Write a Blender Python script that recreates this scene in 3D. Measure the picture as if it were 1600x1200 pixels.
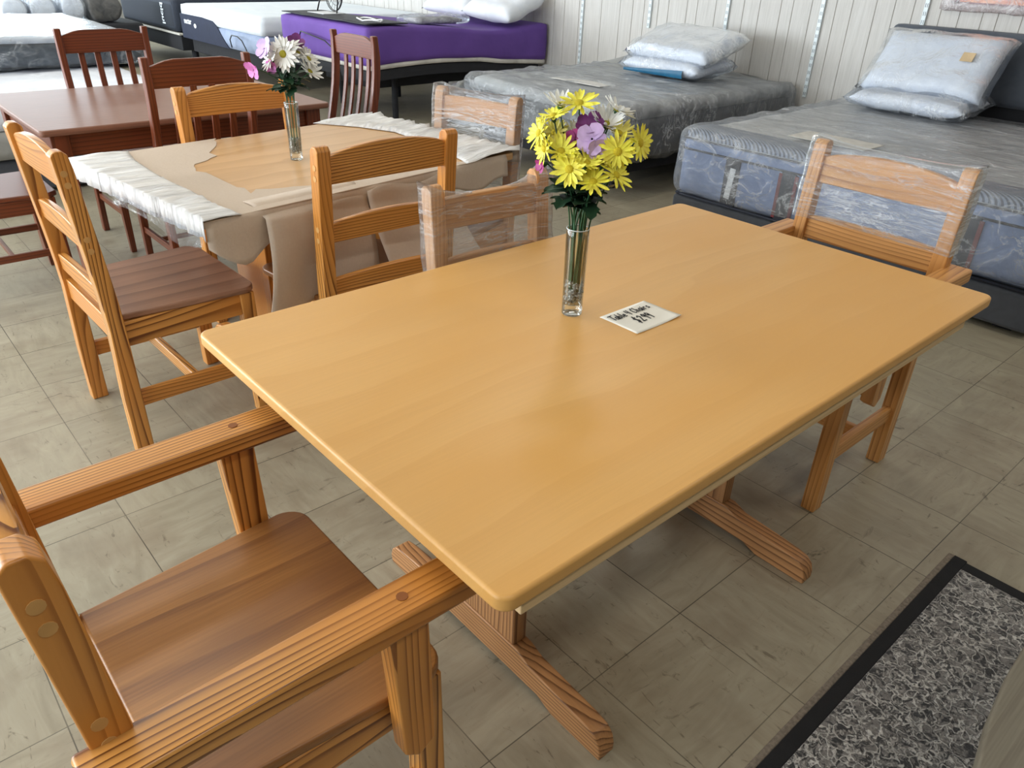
import bpy, bmesh, math, random
from mathutils import Vector, Matrix, noise
S = bpy.context.scene
for o in list(bpy.data.objects): bpy.data.objects.remove(o, do_unlink=True)
C = S.collection
PI = math.pi

# ------------------------------------------------------------------ camera
H = 1.4014
RW = ((0.7517468, -0.3062307, 0.5840372), (-0.6586704, -0.3917788, 0.6423883), (0.0320944, -0.8676014, -0.4962235))
cam_d = bpy.data.cameras.new('camera'); cam = bpy.data.objects.new('camera', cam_d); C.objects.link(cam)
cam_d.sensor_width = 36; cam_d.sensor_fit = 'HORIZONTAL'; cam_d.lens = 1184.67/1600*36
cam_d.clip_start = 0.02; cam_d.clip_end = 100
m = Matrix(((RW[0][0], -RW[0][1], -RW[0][2], 0), (RW[1][0], -RW[1][1], -RW[1][2], 0), (RW[2][0], -RW[2][1], -RW[2][2], H), (0, 0, 0, 1)))
cam.matrix_world = m
S.camera = cam
# ------------------------------------------------------------------ world, exposure
w = bpy.data.worlds.new('world'); S.world = w; w.use_nodes = True
w.node_tree.nodes['Background'].inputs[0].default_value = (0.75, 0.87, 1.0, 1)
w.node_tree.nodes['Background'].inputs[1].default_value = 0.8
S.view_settings.view_transform = 'Standard'; S.view_settings.look = 'None'
S.view_settings.exposure = 0.0; S.view_settings.gamma = 1.0; S.view_settings.use_curve_mapping = False

def area(name, loc, rot, sx, sy, power, col):
    d = bpy.data.lights.new(name, 'AREA'); d.shape = 'RECTANGLE'; d.size = sx; d.size_y = sy
    d.energy = power; d.color = col
    o = bpy.data.objects.new(name, d); C.objects.link(o); o.location = loc; o.rotation_euler = rot
    return o
# daylight coming in through the shop windows (left wall and far end)
WIN_L = [(1.8, 2.9), (5.2, 2.9), (8.6, 2.9), (12.0, 2.9)]            # centre y, width of the windows in the left wall
for (yc, wd) in WIN_L:
    area('window_daylight', (-3.92, yc, 1.65), (0, -PI/2, 0), 2.0, wd-.1, {1.8: 120, 5.2: 190}.get(yc, 370), (0.88, 0.95, 1.0))
WIN_B = [(-1.0, 2.9), (2.6, 2.9)]
for (xc, wd) in WIN_B:
    area('window_daylight', (xc, 15.9, 1.65), (-PI/2, 0, 0), wd-.1, 2.0, 120, (0.76, 0.90, 1.0))
# fluorescent ceiling fixtures
CEIL = [(0.3, -0.6), (0.3, 3.0), (0.3, 6.6), (3.2, -0.6), (3.2, 3.0), (3.2, 6.6), (0.3, 10.5), (3.2, 10.5), (-2.2, 1.2)]

# ------------------------------------------------------------------ helpers
def lin(c):
    return tuple(((x/255)/12.92 if x/255 <= .04045 else ((x/255+.055)/1.055)**2.4) for x in c) + (1,)
class NT:
    def __init__(s, name):
        s.m = bpy.data.materials.new(name); s.m.use_nodes = True
        s.t = s.m.node_tree; s.b = s.t.nodes['Principled BSDF']; s.out = s.t.nodes['Material Output']
    def n(s, typ, **kw):
        x = s.t.nodes.new(typ)
        for k, v in kw.items():
            if k.startswith('i_'):
                x.inputs[k[2:].replace('_', ' ')].default_value = v
            else: setattr(x, k, v)
        return x
    def l(s, a, b): s.t.links.new(a, b)
    def ramp(s, fac, stops, interp='LINEAR'):
        r = s.n('ShaderNodeValToRGB'); e = r.color_ramp.elements
        r.color_ramp.interpolation = interp
        while len(e) < len(stops): e.new(0.5)
        for i, (p, c) in enumerate(stops):
            e[i].position = p; e[i].color = c if len(c) == 4 else tuple(c)+(1,)
        s.l(fac, r.inputs[0]); return r.outputs[0]
    def coord(s, scale=(1, 1, 1), rnd=True, kind='Object'):
        tc = s.n('ShaderNodeTexCoord'); v = tc.outputs[kind]
        if rnd:
            oi = s.n('ShaderNodeObjectInfo'); mu = s.n('ShaderNodeVectorMath', operation='MULTIPLY_ADD')
            s.l(oi.outputs['Random'], mu.inputs[0]); mu.inputs[1].default_value = (3.1, 5.7, 4.3); s.l(v, mu.inputs[2]); v = mu.outputs[0]
        mp = s.n('ShaderNodeMapping'); mp.inputs['Scale'].default_value = scale; s.l(v, mp.inputs[0])
        return mp.outputs[0]
    def noise(s, vec, scale, detail=3, rough=.5, dist=0):
        x = s.n('ShaderNodeTexNoise'); x.inputs['Scale'].default_value = scale; x.inputs['Detail'].default_value = detail
        x.inputs['Roughness'].default_value = rough; x.inputs['Distortion'].default_value = dist
        s.l(vec, x.inputs['Vector']); return x.outputs['Fac']
    def mix(s, fac, a, b, blend='MIX'):
        x = s.n('ShaderNodeMix', data_type='RGBA', blend_type=blend)
        for sock, v in ((x.inputs[0], fac), (x.inputs[6], a), (x.inputs[7], b)):
            if hasattr(v, 'links') or isinstance(v, bpy.types.NodeSocket): s.l(v, sock)
            else: sock.default_value = v
        return x.outputs[2]
    def math(s, op, a, b=None):
        x = s.n('ShaderNodeMath', operation=op)
        for sock, v in ((x.inputs[0], a), (x.inputs[1], b)):
            if v is None: continue
            if isinstance(v, bpy.types.NodeSocket): s.l(v, sock)
            else: sock.default_value = v
        return x.outputs[0]
    def bump(s, h, strength=.3, dist=.01):
        x = s.n('ShaderNodeBump'); x.inputs['Strength'].default_value = strength; x.inputs['Distance'].default_value = dist
        s.l(h, x.inputs['Height']); s.l(x.outputs[0], s.b.inputs['Normal']); return x.outputs[0]

def plain(name, col, rough=.6, metal=0, spec=.5, var=.06, vscale=20, bump=0, bscale=200, sheen=0, coat=0):
    t = NT(name); c = lin(col)
    v = t.coord(); f = t.noise(v, vscale, 3)
    a = tuple(min(1, x*(1-var*2)) for x in c[:3])+(1,); b = tuple(min(1, x*(1+var*2)) for x in c[:3])+(1,)
    t.l(t.ramp(f, [(.3, a), (.7, b)]), t.b.inputs['Base Color'])
    t.b.inputs['Roughness'].default_value = rough; t.b.inputs['Metallic'].default_value = metal
    t.b.inputs['Specular IOR Level'].default_value = spec
    if sheen: t.b.inputs['Sheen Weight'].default_value = sheen
    if coat: t.b.inputs['Coat Weight'].default_value = coat; t.b.inputs['Coat Roughness'].default_value = .15
    if bump: t.bump(t.noise(v, bscale, 2), bump, .002)
    return t.m

def wood(name, light, dark, axis, ring=36, contrast=1.0, rough=.35, coat=.3, stretch=.10, wob=.05, fibre=.15, blotch=None):
    t = NT(name)
    sc = [1, 1, 1]; sc[axis] = stretch
    v = t.coord(tuple(sc))
    n1 = t.n('ShaderNodeTexNoise'); n1.inputs['Scale'].default_value = 5; n1.inputs['Detail'].default_value = 2; t.l(v, n1.inputs['Vector'])
    ma = t.n('ShaderNodeVectorMath', operation='MULTIPLY_ADD'); t.l(n1.outputs['Color'], ma.inputs[0]); ma.inputs[1].default_value = (wob,)*3; t.l(v, ma.inputs[2])
    wv = t.n('ShaderNodeTexWave', wave_type='RINGS', rings_direction='XYZ'[axis], wave_profile='SAW')
    wv.inputs['Scale'].default_value = ring; wv.inputs['Distortion'].default_value = 3.2; wv.inputs['Detail'].default_value = 2; wv.inputs['Detail Scale'].default_value = .5
    t.l(ma.outputs[0], wv.inputs['Vector'])
    L, D = lin(light), lin(dark)
    mid = tuple(L[i]*.6+D[i]*.4 for i in range(3))+(1,)
    end = tuple(L[i]*(1-contrast)+D[i]*contrast for i in range(3))+(1,)
    col = t.ramp(wv.outputs['Fac'], [(0, L), (.38, tuple(L[i]*.85+D[i]*.15 for i in range(3))+(1,)), (.68, mid), (.86, end), (.97, end), (1.0, L)])
    fsc = [60, 60, 60]; fsc[axis] = 2.0
    fv = t.coord(tuple(fsc)); ff = t.noise(fv, 4, 3)
    col = t.mix(fibre, col, t.ramp(ff, [(.35, tuple(x*.55 for x in D[:3])), (.65, L)]), 'MIX')
    if blotch:
        bs = [1, 1, 1]; bs[axis] = .35
        bf = t.noise(t.coord(tuple(bs)), 4.5, 2)
        col = t.mix(t.ramp(bf, [(.4, (0, 0, 0)), (.62, (1, 1, 1))]), col, t.mix(.75, col, lin(blotch)))
    t.l(col, t.b.inputs['Base Color'])
    t.b.inputs['Roughness'].default_value = rough
    t.b.inputs['Coat Weight'].default_value = coat; t.b.inputs['Coat Roughness'].default_value = .22
    t.bump(wv.outputs['Fac'], .08, .002)
    return t.m

def plastic(name, streak=.5, base=.06, vscale=(1, 1, 1), scale=9, tint=(.93, .96, 1.0), rough=.14, bump=.6):
    """thin clear film: mostly transparent, glossy at grazing angles, milky where it creases"""
    t = NT(name); v = t.coord(vscale)
    f = t.noise(v, scale, 6, .62, 1.2)
    g = t.noise(v, scale*.35, 3, .5, .6)
    ridge = t.math('ABSOLUTE', t.math('SUBTRACT', f, .5))
    st = t.ramp(ridge, [(0, (1, 1, 1)), (.018, (.4,)*3), (.06, (0, 0, 0))])
    st = t.math('MULTIPLY', st, t.ramp(g, [(.35, (.1,)*3), (.65, (1, 1, 1))]))
    lw = t.n('ShaderNodeLayerWeight'); lw.inputs['Blend'].default_value = .18
    bp = t.n('ShaderNodeBump'); bp.inputs['Strength'].default_value = bump; bp.inputs['Distance'].default_value = .02
    t.l(t.math('ADD', f, g), bp.inputs['Height']); t.l(bp.outputs[0], lw.inputs['Normal'])
    fac = t.math('MULTIPLY', st, streak); fac = t.math('ADD', fac, base)
    tr = t.n('ShaderNodeBsdfTransparent'); tr.inputs[0].default_value = (tint[0]*.97, tint[1]*.97, tint[2]*.97, 1)
    t.b.inputs['Base Color'].default_value = (tint[0]*.85, tint[1]*.85, tint[2]*.85, 1); t.b.inputs['Roughness'].default_value = .35
    t.l(bp.outputs[0], t.b.inputs['Normal'])
    gl = t.n('ShaderNodeBsdfGlossy'); gl.inputs['Roughness'].default_value = rough; gl.inputs[0].default_value = (1, 1, 1, 1); t.l(bp.outputs[0], gl.inputs['Normal'])
    m1 = t.n('ShaderNodeMixShader'); t.l(fac, m1.inputs[0]); t.l(tr.outputs[0], m1.inputs[1]); t.l(t.b.outputs[0], m1.inputs[2])
    m2 = t.n('ShaderNodeMixShader'); fr = t.math('MULTIPLY', lw.outputs['Fresnel'], .7); fr = t.math('ADD', fr, .02)
    t.l(fr, m2.inputs[0]); t.l(m1.outputs[0], m2.inputs[1]); t.l(gl.outputs[0], m2.inputs[2])
    t.l(m2.outputs[0], t.out.inputs[0])
    return t.m

def glassmat(name, tint=(.95, .98, .97)):
    t = NT(name)
    tr = t.n('ShaderNodeBsdfTransparent'); tr.inputs[0].default_value = tint+(1,)
    gl = t.n('ShaderNodeBsdfGlossy'); gl.inputs['Roughness'].default_value = .03
    lw = t.n('ShaderNodeLayerWeight'); lw.inputs['Blend'].default_value = .3
    fac = t.math('ADD', t.math('MULTIPLY', lw.outputs['Fresnel'], .75), .03)
    mx = t.n('ShaderNodeMixShader'); t.l(fac, mx.inputs[0]); t.l(tr.outputs[0], mx.inputs[1]); t.l(gl.outputs[0], mx.inputs[2])
    t.l(mx.outputs[0], t.out.inputs[0]); return t.m

def emit(name, col, st):
    t = NT(name); t.b.inputs['Base Color'].default_value = (0, 0, 0, 1)
    t.b.inputs['Emission Color'].default_value = col+(1,); t.b.inputs['Emission Strength'].default_value = st
    return t.m

# -------- mesh building
class MB:
    def __init__(s): s.bm = bmesh.new()
    def add(s, verts, faces):
        vs = [s.bm.verts.new(v) for v in verts]
        for f in faces:
            try: s.bm.faces.new([vs[i] for i in f])
            except ValueError: pass
        return vs
    def box(s, x0, x1, y0, y1, z0, z1):
        return s.add([(x, y, z) for x in (x0, x1) for y in (y0, y1) for z in (z0, z1)],
              [(0, 1, 3, 2), (4, 6, 7, 5), (0, 4, 5, 1), (2, 3, 7, 6), (0, 2, 6, 4), (1, 5, 7, 3)])
    def beam(s, a, b, w, h, up=(0, 0, 1), w2=None, h2=None):
        a, b = Vector(a), Vector(b); d = (b-a).normalized(); u = Vector(up)
        r = d.cross(u).normalized(); u = r.cross(d).normalized(); w2 = w2 or w; h2 = h2 or h
        vs = []
        for p, ww, hh in ((a, w, h), (b, w2, h2)):
            for sx, sy in ((-1, -1), (1, -1), (1, 1), (-1, 1)): vs.append(p + r*sx*ww/2 + u*sy*hh/2)
        return s.add(vs, [(0, 3, 2, 1), (4, 5, 6, 7), (0, 1, 5, 4), (1, 2, 6, 5), (2, 3, 7, 6), (3, 0, 4, 7)])
    def prism(s, pts, axis, a0, a1):
        """pts: 2-D outline in the plane normal to axis ('x': (y,z), 'y': (x,z), 'z': (x,y))"""
        def P(p, a): return (a, p[0], p[1]) if axis == 'x' else (p[0], a, p[1]) if axis == 'y' else (p[0], p[1], a)
        n = len(pts)
        vs = [s.bm.verts.new(P(p, a0)) for p in pts] + [s.bm.verts.new(P(p, a1)) for p in pts]
        f1 = s.bm.faces.new(vs[:n]); f2 = s.bm.faces.new(list(reversed(vs[n:])))
        for i in range(n): s.bm.faces.new((vs[i], vs[i+n], vs[(i+1) % n+n], vs[(i+1) % n]))
        return vs
    def tube(s, pts, rad, n=8, cap=True):
        pts = [Vector(p) for p in pts]; R = rad if isinstance(rad, (list, tuple)) else [rad]*len(pts)
        rings = []; ref = None
        for i, p in enumerate(pts):
            d = (pts[min(i+1, len(pts)-1)]-pts[max(i-1, 0)]).normalized()
            if ref is None: ref = d.orthogonal().normalized()
            ref = (ref - d*ref.dot(d)).normalized(); o2 = d.cross(ref)
            rings.append([s.bm.verts.new(p+(ref*math.cos(2*PI*k/n)+o2*math.sin(2*PI*k/n))*R[i]) for k in range(n)])
        for a, b in zip(rings, rings[1:]):
            for k in range(n): s.bm.faces.new((a[k], a[(k+1) % n], b[(k+1) % n], b[k]))
        if cap: s.bm.faces.new(list(reversed(rings[0]))); s.bm.faces.new(rings[-1])
    def lathe(s, prof, n=32, c=(0, 0, 0)):
        rings = []
        for r, z in prof:
            if r < 1e-6: rings.append([s.bm.verts.new((c[0], c[1], c[2]+z))])
            else: rings.append([s.bm.verts.new((c[0]+r*math.cos(2*PI*k/n), c[1]+r*math.sin(2*PI*k/n), c[2]+z)) for k in range(n)])
        for a, b in zip(rings, rings[1:]):
            for k in range(n):
                if len(a) == 1 and len(b) == 1: continue
                if len(a) == 1: s.bm.faces.new((a[0], b[k], b[(k+1) % n]))
                elif len(b) == 1: s.bm.faces.new((a[k], a[(k+1) % n], b[0]))
                else: s.bm.faces.new((a[k], a[(k+1) % n], b[(k+1) % n], b[k]))
    def grid(s, nu, nv, fn, wrap=False):
        vs = [[s.bm.verts.new(fn(i/nu, j/nv)) for j in range(nv+1)] for i in range(nu+1)]
        for i in range(nu):
            for j in range(nv): s.bm.faces.new((vs[i][j], vs[i+1][j], vs[i+1][j+1], vs[i][j+1]))
    def block(s, x0, x1, y0, y1, z0, z1, r, step, fn=None):
        """closed box with rounded edges on a regular grid; fn(point, normal) may move the vertices"""
        dims = (x1-x0, y1-y0, z1-z0); N = [max(2, int(round(d/step))) for d in dims]; cache = {}
        def V(i, j, k):
            key = (i, j, k)
            if key in cache: return cache[key]
            def g(t):   # denser towards the ends
                return t
            p = Vector((x0+dims[0]*g(i/N[0]), y0+dims[1]*g(j/N[1]), z0+dims[2]*g(k/N[2])))
            q = Vector((min(max(p.x, x0+r), x1-r), min(max(p.y, y0+r), y1-r), min(max(p.z, z0+r), z1-r)))
            d = p-q
            nn = d.normalized() if d.length > 1e-9 else Vector((0, 0, 1))
            p2 = q+nn*r if d.length > 1e-9 else p
            if fn: p2 = fn(p2, nn)
            v = s.bm.verts.new(p2); cache[key] = v; return v
        def face(a, b, c, d): s.bm.faces.new((a, b, c, d))
        for i in range(N[0]):
            for j in range(N[1]):
                face(V(i, j, 0), V(i, j+1, 0), V(i+1, j+1, 0), V(i+1, j, 0)); face(V(i, j, N[2]), V(i+1, j, N[2]), V(i+1, j+1, N[2]), V(i, j+1, N[2]))
        for i in range(N[0]):
            for k in range(N[2]):
                face(V(i, 0, k), V(i+1, 0, k), V(i+1, 0, k+1), V(i, 0, k+1)); face(V(i, N[1], k), V(i, N[1], k+1), V(i+1, N[1], k+1), V(i+1, N[1], k))
        for j in range(N[1]):
            for k in range(N[2]):
                face(V(0, j, k), V(0, j, k+1), V(0, j+1, k+1), V(0, j+1, k)); face(V(N[0], j, k), V(N[0], j+1, k), V(N[0], j+1, k+1), V(N[0], j, k+1))
    def warp(s, fn):
        for v in s.bm.verts: v.co = fn(v.co.copy())
    def build(s, name, mat, parent=None, bevel=0, smooth=False, seg=2, shade=None):
        bmesh.ops.recalc_face_normals(s.bm, faces=s.bm.faces)
        me = bpy.data.meshes.new(name); s.bm.to_mesh(me); s.bm.free()
        me.materials.append(mat)
        o = bpy.data.objects.new(name, me); C.objects.link(o)
        if parent: o.parent = parent
        if smooth:
            for p in me.polygons: p.use_smooth = True
        if bevel:
            b = o.modifiers.new('bevel', 'BEVEL'); b.width = bevel; b.segments = seg; b.limit_method = 'ANGLE'; b.angle_limit = math.radians(32)
            for p in me.polygons: p.use_smooth = True
            wn = o.modifiers.new('wn', 'WEIGHTED_NORMAL'); wn.keep_sharp = True
        return o

def thing(name, label, cat, loc=(0, 0, 0), rz=0, group=None):
    o = bpy.data.objects.new(name, None); C.objects.link(o); o.location = loc; o.rotation_euler = (0, 0, rz)
    o['label'] = label; o['category'] = cat; o.empty_display_size = .1
    if group: o['group'] = group
    return o
def tag(o, label, cat, group=None, kind=None):
    o['label'] = label; o['category'] = cat
    if group: o['group'] = group
    if kind: o['kind'] = kind
    return o
def struct(o): o['kind'] = 'structure'; return o

def text_mesh(name, body, size, mat, parent, mtx, extrude=.0006, bold=False, xs=1):
    cu = bpy.data.curves.new(name, 'FONT'); cu.body = body; cu.size = size; cu.extrude = extrude; cu.align_x = 'CENTER'; cu.align_y = 'CENTER'
    if bold: cu.offset = size*.025
    t = bpy.data.objects.new(name, cu); C.objects.link(t)
    dg = bpy.context.evaluated_depsgraph_get(); me = bpy.data.meshes.new_from_object(t.evaluated_get(dg))
    bpy.data.objects.remove(t); me.materials.clear(); me.materials.append(mat)
    o = bpy.data.objects.new(name, me); C.objects.link(o)
    me.transform(mtx @ Matrix.Diagonal((xs, 1, 1, 1)))
    if parent: o.parent = parent
    return o

# ------------------------------------------------------------------ materials
HONEY_L, HONEY_D = (226, 162, 84), (108, 56, 14)
PINE = [wood('honey_pine_%s' % a, HONEY_L, HONEY_D, i, 32, 1.0, .36, .22, wob=.16, fibre=.08, blotch=(200, 128, 50)) for i, a in enumerate('xyz')]
RAW = [wood('raw_pine_%s' % a, (218, 170, 120), (160, 104, 60), i, 34, .75, .5, .05, blotch=(206, 150, 96)) for i, a in enumerate('xyz')]
MAHO = [wood('red_brown_wood_%s' % a, (122, 60, 34), (78, 35, 18), i, 26, .8, .38, .22, fibre=.1) for i, a in enumerate('xyz')]
TOPM = wood('blonde_table_veneer', (224, 174, 104), (214, 161, 90), 0, 4, .5, .42, .10, stretch=.25, wob=.22, fibre=.07, blotch=(218, 163, 86))
SEATM = wood('brown_seat_veneer', (178, 124, 66), (128, 82, 42), 0, 5, .9, .42, .15, stretch=.14, wob=.16, fibre=.25, blotch=(116, 72, 38))
SEATM2 = wood('dull_brown_seat_veneer', (168, 126, 102), (126, 90, 70), 0, 5, .8, .45, .15, stretch=.12, wob=.12, fibre=.2)
TOP2 = wood('pale_table_veneer', (214, 172, 122), (192, 148, 98), 0, 5, .6, .4, .2, stretch=.25, wob=.2, fibre=.1)
TOP3 = wood('brown_table_veneer', (142, 98, 80), (116, 78, 62), 0, 14, .7, .42, .12, stretch=.08, fibre=.3)
BATTEN = wood('pale_batten', (226, 196, 150), (206, 170, 120), 0, 18, .6, .6, 0)
DOWEL = plain('dowel_end', (206, 158, 96), .6)
WRAP = plastic('stretch_film', .55, .07, (1, 1, 9), 5, rough=.12, bump=.5)
BAGM = plastic('clear_bag', .42, .05, (1, 1, 1), 7, rough=.12, bump=.9)
BEDFILM = plastic('bed_film', .45, .15, (3.2, 1, 1.6), 4.2, rough=.17, bump=1.2)
CHROME = plain('bolt_metal', (200, 200, 205), .25, 1)

# ------------------------------------------------------------------ floor
def floor_mat():
    t = NT('vinyl_tile_floor'); T = .3048
    tc = t.n('ShaderNodeTexCoord'); mp = t.n('ShaderNodeMapping'); mp.inputs['Location'].default_value = (-.008, -.0954, 0); t.l(tc.outputs['Object'], mp.inputs[0])
    br = t.n('ShaderNodeTexBrick'); br.offset = 0; br.squash = 1
    br.inputs['Scale'].default_value = 1; br.inputs['Brick Width'].default_value = T; br.inputs['Row Height'].default_value = T
    br.inputs['Mortar Size'].default_value = .0014; br.inputs['Mortar Smooth'].default_value = .2; br.inputs['Bias'].default_value = 0
    br.inputs['Color1'].default_value = (0, 0, 0, 1); br.inputs['Color2'].default_value = (1, 1, 1, 1); br.inputs['Mortar'].default_value = (.5, .5, .5, 1)
    t.l(mp.outputs[0], br.inputs['Vector'])
    # streaks alternate direction from tile to tile
    sep = t.n('ShaderNodeSeparateXYZ'); t.l(mp.outputs[0], sep.inputs[0])
    ix = t.math('FLOOR', t.math('DIVIDE', sep.outputs[0], T)); iy = t.math('FLOOR', t.math('DIVIDE', sep.outputs[1], T))
    par = t.math('MODULO', t.math('ABSOLUTE', t.math('ADD', ix, iy)), 2.0)
    par = t.math('GREATER_THAN', par, .5)
    cell = t.n('ShaderNodeCombineXYZ'); t.l(ix, cell.inputs[0]); t.l(iy, cell.inputs[1])
    wn = t.n('ShaderNodeTexWhiteNoise', noise_dimensions='2D'); t.l(cell.outputs[0], wn.inputs['Vector'])
    def streak(sc):
        m2 = t.n('ShaderNodeMapping'); m2.inputs['Scale'].default_value = sc
        ad = t.n('ShaderNodeVectorMath', operation='MULTIPLY_ADD'); t.l(wn.outputs['Color'], ad.inputs[0]); ad.inputs[1].default_value = (7, 7, 7); t.l(mp.outputs[0], ad.inputs[2])
        t.l(ad.outputs[0], m2.inputs[0]); return t.noise(m2.outputs[0], 1, 5, .62, .8)
    f = t.mix(par, streak((5, 26, 1)), streak((26, 5, 1)))
    base = t.ramp(f, [(.25, lin((144, 136, 118))), (.5, lin((158, 150, 131))), (.78, lin((170, 163, 144)))])
    tv = t.ramp(wn.outputs['Value'], [(0, (.95, .95, .94)), (1, (1.03, 1.03, 1.02))])
    base = t.mix(1.0, base, tv, 'MULTIPLY')
    # brown blotches and dark scuffs
    b1 = t.noise(mp.outputs[0], 3.3, 4, .6)
    base = t.mix(t.math('MULTIPLY', t.ramp(b1, [(.48, (0,)*3), (.72, (1,)*3)]), .6), base, lin((126, 112, 94)))
    m3 = t.n('ShaderNodeMapping'); m3.inputs['Scale'].default_value = (9, 22, 1); m3.inputs['Rotation'].default_value = (0, 0, .5); t.l(mp.outputs[0], m3.inputs[0])
    s1 = t.noise(m3.outputs[0], 1.0, 6, .7, 1.5); s2 = t.noise(mp.outputs[0], 2.1, 2)
    sc = t.math('MULTIPLY', t.ramp(s1, [(.60, (0,)*3), (.67, (1,)*3)]), t.ramp(s2, [(.45, (0,)*3), (.6, (1,)*3)]))
    base = t.mix(t.math('MULTIPLY', sc, .7), base, lin((70, 62, 50)))
    m4 = t.n('ShaderNodeMapping'); m4.inputs['Scale'].default_value = (30, 9, 1); m4.inputs['Rotation'].default_value = (0, 0, -.3); t.l(mp.outputs[0], m4.inputs[0])
    s3 = t.noise(m4.outputs[0], 1.0, 5, .65, 2.5)
    base = t.mix(t.math('MULTIPLY', t.ramp(s3, [(.62, (0,)*3), (.70, (1,)*3)]), .6), base, lin((88, 78, 64)))
    jf = t.noise(mp.outputs[0], 1.7, 2)
    j = t.math('MULTIPLY', br.outputs['Fac'], t.ramp(jf, [(.35, (.45,)*3), (.6, (1,)*3)]))
    base = t.mix(j, base, lin((62, 56, 46)))
    t.l(base, t.b.inputs['Base Color'])
    t.l(t.ramp(f, [(.2, (.30,)*3), (.8, (.44,)*3)]), t.b.inputs['Roughness'])
    t.b.inputs['Specular IOR Level'].default_value = .45
    bn = t.math('SUBTRACT', t.math('MULTIPLY', f, .25), br.outputs['Fac'])
    t.bump(bn, .25, .003)
    return t.m
X0, X1, Y0, Y1, ZC = -4.0, 5.75, -4.0, 16.0, 3.0
b = MB(); b.box(X0-.2, X1+.2, Y0-.2, Y1+.2, -.15, 0); struct(b.build('floor', floor_mat()))
t = NT('ceiling_tile'); v = t.coord(rnd=False)
br = t.n('ShaderNodeTexBrick'); br.offset = 0; br.inputs['Scale'].default_value = 1; br.inputs['Brick Width'].default_value = 1.22; br.inputs['Row Height'].default_value = .61; br.inputs['Mortar Size'].default_value = .012
for k, c in (('Color1', (225, 222, 214)), ('Color2', (218, 216, 208)), ('Mortar', (236, 236, 232))): br.inputs[k].default_value = lin(c)
t.l(v, br.inputs['Vector']); t.l(br.outputs['Color'], t.b.inputs['Base Color']); t.b.inputs['Roughness'].default_value = .9
b = MB(); b.box(X0-.2, X1+.2, Y0-.2, Y1+.2, ZC, ZC+.15); struct(b.build('ceiling', t.m))

# ------------------------------------------------------------------ walls
def panel_mat():
    t = NT('whitewashed_panelling'); v = t.coord((1, 14, .55), rnd=False)
    f = t.noise(v, 4, 5, .6, 1.6); g = t.noise(t.coord((1, 1, .2), rnd=False), 2.5, 2)
    c = t.ramp(f, [(.3, lin((184, 182, 178))), (.55, lin((198, 196, 192))), (.8, lin((208, 207, 205)))])
    c = t.mix(t.math('MULTIPLY', g, .22), c, lin((186, 176, 166)))
    t.l(c, t.b.inputs['Base Color']); t.b.inputs['Roughness'].default_value = .55; t.bump(f, .15, .003)
    return t.m
PANEL = panel_mat(); WALLP = plain('painted_wall', (150, 148, 142), .8)
GR = [5.911, 5.771, 5.575, 5.291, 5.066, 4.917, 4.787, 4.632, 4.522, 4.329, 4.226, 4.045, 3.784, 3.642, 3.46, 3.36, 3.21, 3.02, 2.90, 2.73, 2.60, 2.47, 2.29, 2.17, 2.03, 1.94, 1.80, 1.66]
y = 1.5; k = 0
while y > Y0+.1: GR.append(y); y -= (.10, .16, .21, .13, .22)[k % 5]; k += 1
y = 6.08; k = 0
while y < Y1-.1: GR.append(y); y += (.13, .20, .10, .22, .16)[k % 5]; k += 1
GR.sort()
prof = [(X1, Y0)]
for g in GR: prof += [(X1, g-.004), (X1+.006, g-.0015), (X1+.006, g+.0015), (X1, g+.004)]
prof += [(X1, Y1), (X1+.2, Y1), (X1+.2, Y0)]
b = MB(); b.prism(prof, 'z', 0, ZC); bmesh.ops.triangulate(b.bm, faces=[f for f in b.bm.faces if len(f.verts) > 4]); struct(b.build('wall_right', PANEL))
b = MB(); b.box(X0-.2, X1+.2, Y0-.2, Y0, 0, ZC); struct(b.build('wall_front', WALLP))
def wall_with_windows(name, wins, along, const, depth, lo, hi):
    b = MB(); z0, z1 = .6, 2.7; e = sorted(wins); cur = lo
    def bx(a0, a1, za, zb):
        if along == 'y': b.box(min(const, const+depth), max(const, const+depth), a0, a1, za, zb)
        else: b.box(a0, a1, min(const, const+depth), max(const, const+depth), za, zb)
    for c, wd in e:
        bx(cur, c-wd/2, 0, ZC); bx(c-wd/2, c+wd/2, 0, z0); bx(c-wd/2, c+wd/2, z1, ZC); cur = c+wd/2
    bx(cur, hi, 0, ZC); struct(b.build(name, WALLP))
wall_with_windows('wall_left', WIN_L, 'y', X0, -.2, Y0, Y1)
wall_with_windows('wall_back', WIN_B, 'x', Y1, .2, X0, X1)
FRM = plain('window_aluminium', (150, 152, 155), .4, .6); SKYP = emit('bright_window_glass', (.78, .90, 1.0), 1.6)
k = 0
for along, lst in (('y', WIN_L), ('x', WIN_B)):
    for c, wd in lst:
        k += 1; b = MB(); p = MB(); a0, a1, z0, z1 = c-wd/2, c+wd/2, .6, 2.7
        for q0, q1, za, zb in ((a0, a0+.05, z0, z1), (a1-.05, a1, z0, z1), (c-.025, c+.025, z0, z1), (a0, a1, z0, z0+.05), (a0, a1, z1-.05, z1)):
            if along == 'y': b.box(X0-.12, X0-.06, q0, q1, za, zb)
            else: b.box(q0, q1, Y1+.06, Y1+.12, za, zb)
        if along == 'y': p.box(X0-.10, X0-.09, a0, a1, z0, z1)
        else: p.box(a0, a1, Y1+.09, Y1+.10, z0, z1)
        f = struct(b.build('window_%d' % k, FRM)); q = p.build('window_pane', SKYP, f)
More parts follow.
